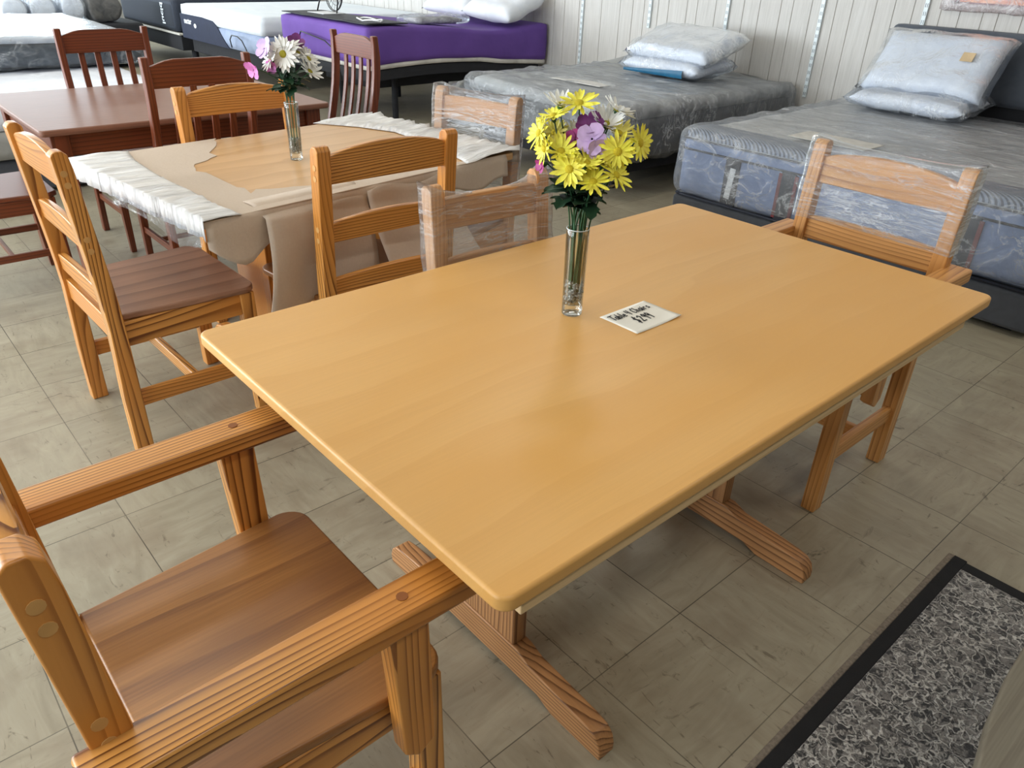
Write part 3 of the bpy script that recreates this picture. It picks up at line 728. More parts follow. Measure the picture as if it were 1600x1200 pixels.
b = MB(); b.block(0, 1.95, 0, 1.93, 0, .335, .05, .05); b.build('body', BLUE, M3, 0, True)
TOPC = fab('silver_quilt_top', (216, 214, 210), (160, 160, 160), 4, .9, st=(2.6, .6, 1))
b = MB(); b.block(.01, 1.94, .01, 1.92, .285, .36, .035, .05, lambda p, n: p+Vector((0, 0, noise.noise(Vector((p.x*4, p.y*6, 0)))*.008 if n.z > .5 else 0))); b.build('quilted_top', TOPC, M3, 0, True)
STR = stripe_mat('striped_edge', (60, 70, 88), (140, 150, 168), 26, .5)
b = MB(); b.grid(40, 20, lambda i, j: Vector((.047-.046*math.cos(j/.35*PI/2) if j < .35 else .047+.17*(j-.35)/.65, .04+1.86*i, .326+.046*math.sin(j/.35*PI/2) if j < .35 else .372-.004*(j-.35)))); b.build('striped_edge', STR, M3, 0, True)
NAVY = plain('navy_trim', (34, 38, 52), .7)
for z, h in ((.318, .010), (.262, .012), (.004, .014)):
    b = MB(); b.tube([(-.004, .04, z), (-.004, 1.89, z)], h/2, 8); b.tube([(.04, 1.934, z), (1.9, 1.934, z)], h/2, 8); b.tube([(-.004, 1.89, z), (.01, 1.925, z), (.04, 1.934, z)], h/2, 8); b.build('piping', NAVY, M3, 0, True)
for y, w_, red in ((1.57, .09, 0), (1.235, .085, 1), (.35, .085, 1)):
    b = MB(); b.box(-.008, .004, y-w_/2, y+w_/2, .01, .262); s_ = b.build('handle_strap', NAVY, M3, .002)
    if red:
        q = MB(); q.box(-.010, -.002, y-w_/2-.012, y-w_/2+.006, .02, .25); q.box(-.010, -.002, y+w_/2-.006, y+w_/2+.012, .02, .25); q.build('red_lining', plain('red_trim', (120, 42, 48), .7), s_)
    else:
        q = MB(); q.beam((-.012, y+.005, .05), (-.012, y-.01, .215), .004, .034, (0, 1, 0)); tg = q.build('tag', plain('white_tag', (228, 228, 226), .6), s_)
film(M3, -.022, 1.945, -.022, 1.955, .012, .375, .06, .012, 3.0)
ic = MB(); ic.box(0, .22, 0, .42, 0, .003); tag(ic.build('info_card', plain('card_stock', (196, 194, 188), .6)), 'flat grey card lying on the blue mattress under the plastic', 'card').location = (3.86, 1.72, .5925)

# --- bed two (middle): charcoal mattress
bb = thing('bed_base', 'black bed base under the charcoal mattress of the middle bed', 'bed base', (3.85, 3.25, 0))
b = MB(); b.box(0, 1.80, .03, 1.42, .14, .235); b.build('frame', DARKB, bb, .01)
for x in (.15, 1.7):
    for y in (.2, 1.25):
        b = MB(); b.tube([(x, y, 0), (x, y, .15)], .022, 10); b.build('leg', DARKB, bb)
M2 = thing('mattress', 'charcoal mattress under loose clear plastic, on the middle bed', 'mattress', (3.76, 3.17, .25))
def b2top(p, n):
    s = max(0, (p.x-.9)/1.0); return p+Vector((0, 0, (.09*s**1.5*max(0, p.y/1.55) if True else 0)))
b = MB(); b.block(0, 1.91, 0, 1.56, 0, .25, .05, .05, b2top); b.build('body', fab('charcoal_mattress_side', (58, 60, 64), (48, 50, 54), 5, .3), M2, 0, True)
b = MB(); b.block(.01, 1.90, .01, 1.55, .24, .335, .04, .05, lambda p, n: b2top(p, n)+Vector((0, 0, noise.noise(Vector((p.x*3, p.y*8, 0)))*.012 if n.z > .5 else 0))); b.build('top_panel', fab('grey_mattress_top', (166, 166, 163), (118, 119, 120), 4, .9, st=(2.4, .6, 1)), M2, 0, True)
film(M2, -.04, 1.92, -.02, 1.58, .0, .345, .06, .022, 9.0)
# loose plastic gathered at the far foot corner
b = MB(); b.block(-.16, .16, -.13, .13, -.16, .14, .13, .03, lambda p, n: p+n*(noise.noise(p*14)*.035)); o = b.build('loose_plastic', BAGM, M2, 0, True); o.location = (-.06, 1.55, .16)
ic = MB(); ic.box(0, .16, 0, .5, 0, .003); tag(ic.build('info_card', plain('card_stock_white', (206, 204, 200), .6)), 'flat pale card with black end on the charcoal mattress', 'card').location = (4.12, 3.75, .605)

# --- purple bed
PU = NT('purple_cover'); v = PU.coord(rnd=False); g = PU.noise(v, 3, 3, .5, .4)
PU.l(PU.ramp(g, [(.3, lin((92, 60, 140))), (.7, lin((104, 70, 156)))]), PU.b.inputs['Base Color']); PU.b.inputs['Roughness'].default_value = .75; PU.bump(g, .4, .03); PU = PU.m
M4 = thing('mattress', 'tall purple mattress with pale underside on black adjustable base', 'mattress', (3.64, 5.95, .50))
def pw(p, n):
    t = p.x/2.08
    dip = -.055*math.exp(-((t-.68)/.22)**2)+.015*math.exp(-((t-.1)/.15)**2)
    bot = -.05*max(0, t-.6)/.4+.03*math.sin(min(1, t*1.4)*PI)
    k = p.z/.30; w_ = noise.noise(Vector((p.x*2.5, p.z*10+p.x*2, 5)))*.008
    return p+Vector((0, 0, dip*k+bot*(1-k)))+n*(w_ if abs(n.y) > .5 else 0)
b = MB(); b.block(0, 2.08, 0, 1.55, 0, .30, .03, .05, pw); b.build('body', PU, M4, 0, True)
b = MB(); b.block(.02, 2.07, .01, 1.54, -.035, .012, .015, .05, lambda p, n: p+Vector((0, 0, -.05*max(0, p.x/2.08-.6)/.4+.03*math.sin(min(1, p.x/2.08*1.4)*PI)))); b.build('underside', fab('off_white_underside', (214, 210, 202)), M4, 0, True)
bb = thing('bed_base', 'black adjustable bed base on legs under the purple mattress', 'bed base', (3.64, 5.95, 0))
b = MB(); b.block(.03, 2.0, .03, 1.52, .375, .462, .006, .06, lambda p, n: p+Vector((0, 0, -.05*max(0, p.x/2.08-.6)/.4+.03*math.sin(min(1, p.x/2.08*1.4)*PI)))); b.build('deck', DARKB, bb)
b = MB(); b.box(.25, 1.7, .35, 1.2, .27, .37); b.build('lift_frame', DARKB, bb, .01)
for x, y in ((.45, 1.25), (.45, .3), (1.15, .55), (1.15, 1.3), (1.75, .3), (1.75, 1.25)):
    b = MB(); b.tube([(x, y, 0), (x, y, .37)], .028, 10); b.build('leg', DARKB, bb)
bl = MB(); bl.block(0, .42, 0, 1.50, 0, .012, .005, .05, lambda p, n: p+Vector((0, 0, noise.noise(p*4)*.004))); tag(bl.build('foot_protector', plain('black_mat', (34, 35, 42), .55), None, 0, True), 'black foot protector mat across the end of the purple mattress', 'mat').location = (3.65, 5.97, .825)
cd = MB(); cd.box(0, .21, 0, .30, 0, .003); tag(cd.build('info_card', plain('white_card', (226, 228, 232), .5)), 'white card on the black mat at the foot of the purple bed', 'card').location = (3.78, 6.9, .84)
WS = thing('sign_holder', 'low white wire sign holder on the black mat of the purple bed', 'sign holder', (3.82, 6.18, .838))
b = MB(); pts = []
for k in range(25):
    a = 2*PI*k/24; pts.append((.07*math.cos(a), .17*math.sin(a)*(1 if abs(math.sin(a)) < .9 else .98), .006+.012*abs(math.sin(a*2))))
b.tube(pts, .006, 6, False); b.build('wire_frame', plain('white_wire', (232, 234, 236), .35), WS, 0, True)
# folded cover in a clear bag
PB = thing('folded_cover', 'grey folded cover in a clear bag lying on the purple mattress', 'bedding', (4.32, 6.16, .80))
b = MB(); b.block(0, .50, 0, .26, 0, .045, .02, .04, lambda p, n: p+n*noise.noise(p*9)*.01); b.build('fabric', fab('grey_white_fabric', (196, 192, 190), (130, 124, 124), 12, .5), PB, 0, True)
b = MB(); b.block(-.06, .56, -.03, .29, 0, .06, .025, .035, lambda p, n: p+n*abs(noise.noise(p*13))*.02); b.build('plastic_bag', BAGM, PB, 0, True)
# wire fan guard standing on the purple bed
FN = thing('desk_fan', 'black wire fan guard and stand above the purple bed, cut by the top picture edge', 'fan', (3.95, 7.0, .84))
BW = plain('black_wire', (22, 22, 24), .4)
b = MB()
for rr, xo in ((.15, 0), (.146, .012), (.10, .02), (.05, .025)):
    b.tube([(xo, rr*math.cos(2*PI*k/28), .165+rr*math.sin(2*PI*k/28)) for k in range(29)], .004 if rr > .12 else .002, 6, False)
for k in range(16): a = 2*PI*k/16; b.tube([(.0, .15*math.cos(a), .165+.15*math.sin(a)), (.025, .04*math.cos(a), .165+.04*math.sin(a))], .0016, 5)
g_ = b.build('wire_guard', BW, FN, 0, True)
b = MB(); b.tube([(.02, -.06, .3), (.0, -.075, .10), (-.02, -.08, 0)], .007, 8); b.tube([(.05, .33, .30), (.03, .31, .10), (0, .32, 0)], .007, 8); b.tube([(.02, -.06, .3), (.05, .33, .30)], .006, 8); b.build('stand', BW, FN, 0, True)

# --- pillows
def pillow_bm(a, c, h, seed=0, e=5):
    b = MB(); n = 22
    def f(sgn):
        def g(i, j):
            u, v_ = 2*i-1, 2*j-1
            hh = h*max(0, (1-abs(u)**e)*(1-abs(v_)**e))**.5
            pin = 1-.05*(u*u)*(1) ; pin2 = 1-.05*(v_*v_)
            wr = noise.noise(Vector((u*2+seed, v_*2, sgn)))*.012*min(1, hh/h*2)
            return Vector((a*u*(1-.06*(1-v_**4))*1.0, c*v_*(1-.04*(1-u**4)), sgn*(hh+wr)))
        return g
    b.grid(n, n, f(1)); b.grid(n, n, f(-1)); bmesh.ops.remove_doubles(b.bm, verts=b.bm.verts, dist=.0006); return b
WHITE = fab('white_pillow', (226, 228, 232), (214, 218, 226), 5, .3)
def pillow(label, loc, rot, a, c, h, seed, bag=True, group=None, bagged_scale=1.06):
    r = thing('pillow', label, 'pillow', loc, 0, group); r.rotation_euler = rot
    pillow_bm(a, c, h, seed).build('casing', WHITE, r, 0, True)
    if bag:
        b = pillow_bm(a*bagged_scale, c*(bagged_scale+.03), h*1.08, seed+5, 6); b.warp(lambda p: p+Vector((0, 0, 1 if p.z > 0 else -1))*abs(noise.noise(p*9))*.022); b.build('plastic_bag', BAGM, r, 0, True)
    return r
# right bed: upper pillow leans on the headboard, lower lies flat
p1 = pillow('white pillow in a clear bag leaning on the headboard, upper of the right pair', (5.34, 2.08, .862), (0, -.84, 0), .225, .375, .07, 1)
q = MB(); q.box(-.03, .03, -.035, .035, -.002, .002); q = q.build('label_patch', plain('tan_label', (196, 172, 136), .7), p1); q.location = (.02, -.20, .088)
p2 = pillow('white pillow in a clear bag lying flat, lower of the right pair', (5.27, 2.09, .662), (0, -.06, 0), .22, .36, .055, 2)
# middle bed
p3 = pillow('white pillow in a clear bag, upper one on the middle bed', (5.12, 3.82, .822), (.03, -.30, 0), .25, .37, .072, 3)
p4 = pillow('white pillow with blue label band, lower one on the middle bed', (5.07, 3.84, .688), (.0, -.06, 0), .24, .36, .058, 4)
q = MB(); q.grid(16, 3, lambda i, j: Vector((-.245-.006*math.sin(j*PI), -.24+.56*i, -.045+(.055-.035*i)*j))); q.build('label_band', plain('teal_label', (14, 92, 128), .5), p4, 0, True)
# purple bed pillows (no bags)
pillow('plump white pillow at the head of the purple bed, nearest the middle bed', (5.40, 6.28, .93), (.05, -.35, 0), .25, .36, .09, 6, False)
pillow('plump white pillow at the head of the purple bed, second from the corner', (5.42, 7.0, .96), (0, -.5, .05), .25, .36, .09, 7, False)

# --- white mattress with navy wrap left of the purple bed
M5 = thing('mattress', 'white foam mattress with navy corner flap, left of the purple bed', 'mattress', (3.64, 7.94, .37))
b = MB(); b.block(0, 2.05, 0, 2.14, .185, .37, .03, .06); b.build('foam_top', fab('icy_white_knit', (226, 232, 238), (216, 224, 232), 5, .15), M5, 0, True)
b = MB(); b.block(0.002, 2.05, 0.002, 2.138, 0, .187, .02, .06); b.build('lower_panel', fab('pale_blue_side', (150, 164, 190), (136, 150, 178), 6, .15), M5, 0, True)
b = MB(); b.prism([(2.15, 0), (.84, 0), (.93, .06), (1.10, .19), (1.20, .245), (1.5, .262), (2.15, .262)], 'x', -.008, .004); fl = b.build('corner_flap', plain('navy_fabric', (26, 34, 58), .75), M5, .002)
mt = Matrix.Translation((-.0095, 1.93, .19)) @ Matrix(((0, 0, -1, 0), (-1, 0, 0, 0), (0, 1, 0, 0), (0, 0, 0, 1)))
text_mesh('lettering', 'nectar', .085, plain('white_print', (232, 236, 240), .6), fl, mt, .0008, True)
b = MB(); b.lathe([(0, -.001), (.022, -.001), (.022, .001), (0, .001)], 16); b.warp(lambda p: Vector((-.010+p.z, 1.72+p.x*1.6, .155+p.y*1.1))); b.build('leaf_mark', plain('white_print2', (232, 236, 240), .6), fl)
bb = thing('bed_base', 'black bed base under the white mattress with navy flap', 'bed base', (3.70, 8.0, 0))
b = MB(); b.box(0, 1.9, 0, 2.0, .22, .365); b.build('deck', DARKB, bb, .01)
for x in (.2, 1.7):
    for y in (.15, 1.85): b = MB(); b.tube([(x, y, 0), (x, y, .23)], .028, 10); b.build('leg', DARKB, bb)
# power cords
def cord(label, pts, r=.006):
    b = MB(); b.tube(pts, r, 6); o = b.build('power_cord', BW, None, 0, True); tag(o, label, 'cord'); return o
cord('black power cord arching over the front of the white mattress', [(3.60, 8.62, .40), (3.58, 8.60, .48), (3.57, 8.52, .53), (3.57, 8.38, .53), (3.57, 8.28, .50), (3.58, 8.22, .42), (3.60, 8.20, .30), (3.60, 8.20, .1)])
cord('black power cord hanging in front of the purple mattress', [(3.60, 7.05, .66), (3.58, 6.98, .70), (3.58, 6.8, .685), (3.58, 6.55, .66), (3.59, 6.42, .60), (3.60, 6.38, .50), (3.62, 6.37, .35)])
# --- black mattress, further left
M6 = thing('mattress', 'dark navy mattress with white side lettering, furthest along the row of beds', 'mattress', (3.64, 10.3, .40))
b = MB(); b.block(0, 2.0, 0, 2.0, 0, .36, .04, .07); b.build('body', stripe_mat('dark_ribbed_knit', (28, 34, 46), (40, 48, 62), 30, 0), M6, 0, True)
mt = Matrix.Translation((-.005, .38, .19)) @ Matrix(((0, 0, -1, 0), (0, -1, 0, 0), (1, 0, 0, 0), (0, 0, 0, 1))) 
text_mesh('side_lettering', 'lucid', .13, plain('white_print3', (225, 232, 240), .6), M6, mt, .001, True)
bb = thing('bed_base', 'black bed base with pale rail under the dark navy mattress', 'bed base', (3.64, 10.25, 0))
b = MB(); b.box(.02, 1.9, 0, 2.1, .2, .375); b.build('deck', DARKB, bb, .01)
b = MB(); b.box(-.01, .05, -.04, 2.1, .376, .398); b.build('pale_rail', plain('pale_rail', (196, 194, 186), .5), bb, .004)
for x in (.2, 1.7):
    for y in (.1, 1.95): b = MB(); b.tube([(x, y, 0), (x, y, .21)], .04, 10); b.build('leg', DARKB, bb)
# dark display bed with bagged bedding hanging over its edge
bb = thing('bed_base', 'black display bed base in the far left background', 'bed base', (.6, 10.55, 0))
b = MB(); b.box(-1.8, 2.75, 0, 2.0, .06, .50); b.build('deck', DARKB, bb, .03)
b = MB(); b.box(-1.6, 2.55, .2, 1.8, 0, .06); b.build('plinth', DARKB, bb)
GREYBAG = fab('grey_bag_fabric', (96, 94, 92), (66, 66, 66), 9, .6)
for i, (x, y, a, c_, h, lab, mat_) in enumerate(((2.02, 10.80, .13, .2, .12, 'white bagged pillow drooping over the black display bed, leftmost', WHITE), (2.31, 10.80, .13, .2, .125, 'white bagged pillow on the black display bed, second from the left', WHITE), (2.62, 10.78, .12, .18, .13, 'white bagged pillow on the black display bed, beside the grey bag', WHITE))):
    r = thing('pillow', lab, 'pillow', (x, y, .50+h*1.2), 0); bq = pillow_bm(a, c_, h, i); bq.build('casing', mat_, r, 0, True)
    bq = pillow_bm(a*1.1, c_*1.1, h*1.05, i+4, 6); bq.warp(lambda p: p+p.normalized()*abs(noise.noise(p*10))*.03 if p.length > 0 else p); bq.build('plastic_bag', BAGM, r, 0, True)
r = thing('bedding_bag', 'grey fabric bedding bag with a paper tag, far left background', 'bag', (2.96, 10.80, .662))
b = pillow_bm(.19, .24, .155, 9); b.build('bag_body', GREYBAG, r, 0, True)

# --- left: two stacked white mattresses
M7 = thing('mattress', 'white mattress with dark quilted side in plastic, upper of the left stack', 'mattress', (.0, 6.53, .575))
b = MB(); b.block(-.6, 2.03, 0, 2.0, .145, .19, .02, .06, lambda p, n: p+Vector((0, 0, noise.noise(p*3)*.01 + .03*math.exp(-((p.y-1.2)/.9)**2)*math.exp(-((p.x-1.2)/.7)**2)))); b.build('top_panel', fab('white_knit_top', (222, 226, 232), (208, 212, 220), 5, .3), M7, 0, True)
b = MB(); b.block(-.6, 2.03, 0, 2.0, 0, .15, .03, .06); b.build('body', fab('dark_slate_side', (66, 76, 86), (46, 54, 62), 4, .6), M7, 0, True)
film(M7, -.62, 2.05, -.02, 2.02, -.005, .19, .04, .012, 5.0, BAGM, .06)
M8 = thing('mattress', 'white quilted mattress sticking out below, lower of the left stack', 'mattress', (.0, 5.35, .22))
b = MB(); b.block(-.6, 1.88, 0, 3.1, .16, .325, .05, .06, lambda p, n: p+Vector((0, 0, math.sin(p.y*26+noise.noise(p*4)*3)*.005 if n.z > .5 else 0))); b.build('top_panel', fab('white_quilt', (218, 222, 230), (206, 210, 220), 6, .5), M8, 0, True)
b = MB(); b.block(-.6, 1.87, .01, 3.09, 0, .17, .03, .06); b.build('body', fab('pale_grey_side', (158, 158, 154), (140, 140, 136), 5, .3), M8, 0, True)
bb = thing('bed_base', 'dark box base under the stack of white mattresses on the left', 'bed base', (0, 5.4, 0))
b = MB(); b.box(-.6, 1.84, 0, 3.0, .02, .215); b.build('box', CHAR, bb, .02)
b = MB(); b.box(-.5, 1.7, .1, 2.9, 0, .03); b.build('plinth', DARKB, bb)

# ------------------------------------------------------------------ canvas on the wall
CV = thing('wall_canvas', 'peach coloured canvas print wrapped in plastic on the wall above the headboard', 'picture', (5.745, 1.35, 1.17))
t = NT('peach_print'); v = t.coord(rnd=False); f = t.noise(v, 5, 4, .6, .8)
t.l(t.ramp(f, [(.3, lin((214, 140, 126))), (.5, lin((240, 176, 140))), (.75, lin((246, 204, 160)))]), t.b.inputs['Base Color']); t.b.inputs['Roughness'].default_value = .6
b = MB(); b.box(-.03, 0, -.62, .885, .03, .75); b.build('canvas', t.m, CV, .004)
b = MB(); b.box(-.032, -.028, -.62, .885, .03, .040); b.box(-.032, -.028, .83, .885, .03, .75); b.build('dark_edge', plain('plum_edge', (128, 84, 96), .6), CV)
b = MB(); b.block(-.045, 0, -.65, .94, -.012, .78, .015, .03, lambda p, n: p+n*abs(noise.noise(p*16))*.012); b.build('plastic_wrap', plastic('milky_film', .6, .22, (1, 1, 1), 9, (.97, .94, .95)), CV, 0, True)
mt = Matrix.Translation((-.0335, .50, .095)) @ Matrix(((0, 0, -1, 0), (-1, 0, 0, 0), (0, 1, 0, 0), (0, 0, 0, 1)))
text_mesh('lettering', 'CHRIST', .10, plain('rose_ink', (178, 108, 98), .6), CV, mt, .0006, False)

# ------------------------------------------------------------------ price card
PC = thing('price_card', 'white handwritten price card lying on the big blonde table', 'card', (1.184, .9065, .7374))
b = MB()
def cardf(i, j):
    x, y = (i-.5)*.143, (j-.5)*.103
    return Vector((x+.002*math.sin(j*3), y, .0008+.006*max(0, i+(1-j)-1.55)**1.5*2+.003*max(0, (1-i)+(1-j)-1.6)))
b.grid(16, 12, cardf); o = b.build('card', plain('white_card_paper', (236, 232, 222), .7, var=.01), PC, 0, True); so = o.modifiers.new('t', 'SOLIDIFY'); so.thickness = .0006; so.offset = -1
G = {'T': [[(0, 1), (.8, 1.02)], [(.4, 1), (.38, 0)]], 'a': [[(.5, .5), (.2, .55), (.05, .25), (.2, 0), (.45, .1), (.5, .5), (.5, .05), (.6, 0)]],
     'b': [[(.05, 1), (.05, 0)], [(.05, .4), (.35, .5), (.45, .25), (.3, 0), (.05, .05)]], 'l': [[(.1, 1), (.1, 0)]],
     'e': [[(.05, .28), (.45, .3), (.35, .52), (.12, .48), (.05, .2), (.2, 0), (.5, .08)]], ' ': [],
     '4': [[(.1, 1), (.05, .5), (.5, .5)], [(.5, 1), (.45, 0)]], 'C': [[(.6, .85), (.35, 1), (.08, .7), (.08, .3), (.3, 0), (.6, .12)]],
     'h': [[(.05, 1), (.05, 0)], [(.05, .4), (.3, .5), (.4, .3), (.4, 0)]], 'i': [[(.1, .5), (.1, 0)], [(.1, .68), (.12, .72)]],
     'r': [[(.08, .5), (.08, 0)], [(.08, .35), (.3, .5), (.4, .45)]], 's': [[(.4, .48), (.15, .5), (.1, .32), (.38, .2), (.35, .02), (.05, .02)]],
     '$': [[(.5, .85), (.25, .95), (.08, .7), (.5, .35), (.35, .08), (.05, .12)], [(.32, 1.12), (.26, -.12)]],
     '2': [[(.05, .8), (.3, 1), (.5, .75), (.05, .02), (.55, .02)]], '9': [[(.5, .85), (.25, 1), (.08, .72), (.3, .52), (.5, .8), (.48, 0)]]}
b = MB()
def write(txt, x, y, h, th, slant=.06):
    for ch in txt:
        adv = .72 if ch in 'TC$24' else .62 if ch in 'abehrs9' else .34
        for st in G[ch]:
            for a, c_ in zip(st, st[1:]):
                pa = Vector((x+a[0]*h*.66+a[1]*h*slant, y+a[1]*h, .0022)); pc = Vector((x+c_[0]*h*.66+c_[1]*h*slant, y+c_[1]*h, .0022))
                d = pc-pa
                if d.length < 1e-6: continue
                d.normalize(); b.beam(pa-d*th*.3, pc+d*th*.3, th, .0006)
        x += adv*h*.72
write('Table 4 Chairs', -.062, .018, .021, .0020); write('$299', -.026, -.020, .026, .0024)
b.build('handwriting', plain('black_marker', (22, 20, 22), .6), PC)

# ------------------------------------------------------------------ vases and flowers
GLASS = glassmat('clear_glass'); STEM = plain('green_stem', (36, 82, 46), .5); LEAF = plain('dark_leaf', (30, 62, 38), .55, var=.2, vscale=40)
def vase(label, loc, h, r0, r1):
    r = thing('bud_vase', label, 'vase', loc)
    b = MB(); t_ = .0022; prof = [(0, 0), (r0-.002, 0), (r0, .002), (r0, .016), (r0*.98+r1*.02, .02)]
    for k in range(1, 9): prof.append((r0+(r1-r0)*k/8, .02+(h-.02)*k/8))
    prof += [(r1-t_*.5, h+.001), (r1-t_, h-.001)]
    for k in range(7, -1, -1): prof.append((r0+(r1-r0)*k/8-t_, .024+(h-.024)*k/8))
    prof += [(r0*.6, .021), (0, .020)]
    b.lathe(prof, 36); b.build('glass_body', GLASS, r, 0, True)
    rr = MB(); rr.tube([((r1-.001)*math.cos(2*PI*k/36), (r1-.001)*math.sin(2*PI*k/36), h) for k in range(37)], .0011, 6, False); rr.build('rim', plain('glass_rim', (214, 222, 222), .1, 0, 1), r, 0, True)
    return r
V1 = (1.081, 1.0095, .7375)
vase('tall clear glass bud vase on the big blonde table', V1, .186, .0215, .0235)
V2 = (1.224, 2.508, .7425)
vase('clear glass bud vase on the half-unwrapped table', V2, .190, .0215, .0235)
def beads(label, c, n, seed):
    rnd = random.Random(seed); b = MB()
    for k in range(n):
        a = rnd.uniform(0, 2*PI); rr = .0178*math.sqrt(rnd.random()); z = .026+rnd.uniform(0, .046); s = rnd.uniform(.003, .0052)
        M_ = Matrix.Translation((rr*math.cos(a), rr*math.sin(a), z)) @ Matrix.Rotation(rnd.uniform(0, 6), 4, Vector((rnd.random(), rnd.random(), rnd.random()+.1))) @ Matrix.Diagonal((s, s*rnd.uniform(.6, 1), s, 1))
        bmesh.ops.create_icosphere(b.bm, subdivisions=1, radius=1, matrix=M_)
    t = NT('sparkling_chips'); wn = t.n('ShaderNodeTexVoronoi'); wn.inputs['Scale'].default_value = 260; tc = t.n('ShaderNodeTexCoord'); t.l(tc.outputs['Object'], wn.inputs['Vector'])
    t.l(t.ramp(wn.outputs['Distance'], [(.15, lin((250, 250, 248))), (.4, lin((176, 174, 170))), (.6, lin((150, 148, 144)))]), t.b.inputs['Base Color']); t.b.inputs['Metallic'].default_value = .1; t.b.inputs['Roughness'].default_value = .15
    o = b.build('glass_chips', t.m); o.location = c; tag(o, label, 'vase filler', kind='stuff')
beads('silvery glass chips in the bottom of the tall vase with yellow daisies', V1, 230, 1)
beads('silvery glass chips in the bottom of the vase with white daisies', V2, 210, 2)
YEL = plain('yellow_petal', (250, 234, 86), .55, var=.10, vscale=60); YEL2 = plain('pale_yellow_petal', (240, 232, 130), .55, var=.08, vscale=60); WHT = plain('white_petal', (238, 238, 234), .55, var=.04)
LIL = plain('lilac_petal', (204, 176, 222), .55, var=.08, vscale=50); PRP = plain('purple_petal', (112, 42, 112), .55, var=.15, vscale=50); MAG = plain('magenta_petal', (168, 62, 130), .55, var=.15, vscale=50); PNK = plain('pink_petal', (206, 120, 186), .55, var=.2, vscale=30)
DISC = plain('yellow_disc', (206, 186, 40), .8, bump=.8, bscale=500); DISCW = plain('olive_disc', (170, 160, 44), .8, bump=.8, bscale=500)
def petal(b, M_, L, wd, cup, wob=0):
    n = 5; rows = []
    for i in range(n+1):
        t_ = i/n; ww = wd*(.35+.65*math.sin(min(1, t_*1.15+.08)*PI*.62))*(1 if t_ < .8 else (1-(t_-.8)/.2*.75))
        x = L*(.06+.94*t_); z = cup*L*(t_**1.6)-wob*L*t_*t_
        rows.append([M_ @ Vector((x, s*ww/2, z+abs(s)*.0012)) for s in (-1, 0, 1)])
    for a, c_ in zip(rows, rows[1:]):
        va = [b.bm.verts.new(p) for p in a]; vc = [b.bm.verts.new(p) for p in c_]
        for k in range(2): b.bm.faces.new((va[k], va[k+1], vc[k+1], vc[k]))
def flower(label, base, head, nrm, R, mat, disc, n=11, kind='daisy_stem', cup=.16, layers=2, wd=.21, group=None, leaf=0, bend=.3, seed=0, rim=None):
    R = R*1.1; rnd = random.Random(seed+int(head[0]*1e4)); base = Vector(base); head = Vector(head); nrm = Vector(nrm).normalized()
    r = thing(kind, label, 'flower', base, 0, group); hl = head-base
    q = nrm.to_track_quat('Z', 'Y').to_matrix().to_4x4(); Mh = Matrix.Translation(hl) @ q
    b = MB()
    for ly in range(layers):
        for k in range(n):
            a = 2*PI*(k+.5*ly+rnd.uniform(-.12, .12))/n
            M_ = Mh @ Matrix.Rotation(a, 4, 'Z') @ Matrix.Translation((0, 0, .001*ly)) @ Matrix.Rotation(rnd.uniform(-.25, .25), 4, 'X')
            petal(b, M_, R*(1-.14*ly)*rnd.uniform(.88, 1.06), R*wd, cup+.16*ly+rnd.uniform(-.10, .10), rnd.uniform(0, .16))
    b.build('petals', mat, r, 0, True)
    if disc:
        b = MB(); b.lathe([(0, .0055), (R*.12, .0052), (R*.2, .0035), (R*.23, .0005), (R*.12, -.003), (0, -.004)], 14); b.warp(lambda p: Mh @ p); b.build('flower_centre', disc, r, 0, True)
    b = MB(); b.lathe([(0, -.014), (.0035, -.012), (.006, -.004), (.0065, 0)], 10); b.warp(lambda p: Mh @ p); b.build('calyx', STEM, r, 0, True)
    if rim is None: rim = Vector((base.x, base.y, base.z+.16))
    rl = Vector(rim)-base; e = hl-nrm*.012
    P0 = Vector((0, 0, 0)); pts = []
    cpt = rl+(rl.normalized())*.06
    for k in range(7): pts.append(P0.lerp(rl, k/6))
    for k in range(1, 10):
        t_ = k/9; a_ = rl.lerp(cpt, t_); c_ = cpt.lerp(e, t_); pts.append(a_.lerp(c_, t_))
    b = MB(); b.tube(pts, .0017, 6); b.build('stem', STEM, r, 0, True)
    for k in range(leaf+2):
        b = MB(); t_ = rnd.uniform(.25, .8); p = rl.lerp(cpt, .5).lerp(e, t_*.62)
        d = Vector((rnd.uniform(-1, 1), rnd.uniform(-1, 1), rnd.uniform(-.1, .5))).normalized()
        q2 = d.to_track_quat('X', 'Z').to_matrix().to_4x4(); L = rnd.uniform(.045, .068)
        n_ = 6; rows = []
        for i in range(n_+1):
            tt = i/n_; ww = .036*math.sin(PI*min(1, tt*.92+.06))**.8*(1 if i % 2 else .72)
            rows.append([Vector((L*tt, s*ww/2, -.25*L*tt*tt+abs(s)*.003)) for s in (-1, 0, 1)])
        M_ = Matrix.Translation(p) @ q2
        rv = [[b.bm.verts.new(M_ @ p_) for p_ in rw_] for rw_ in rows]
        for a_, c_ in zip(rv, rv[1:]):
            for k2 in range(2): b.bm.faces.new((a_[k2], a_[k2+1], c_[k2+1], c_[k2]))
        b.build('leaf', LEAF, r, 0, True)
    return r
cv = Vector((0, 0, H))
rnd = random.Random(4); FL = []
def fl1(label, head, nrm, R, mat, disc, **k):
    i = len(FL); a = i*2.4; base = (V1[0]+.010*math.cos(a), V1[1]+.010*math.sin(a), V1[2]+.035)
    d = Vector((head[0]-V1[0], head[1]-V1[1], 0)); 
    rm = (V1[0]+.016*math.cos(a+.3)*.8+d.x*.08, V1[1]+.016*math.sin(a+.3)*.8+d.y*.08, V1[2]+.186)
    FL.append(flower(label, base, head, nrm, R, mat, disc, rim=rm, seed=i, **k))
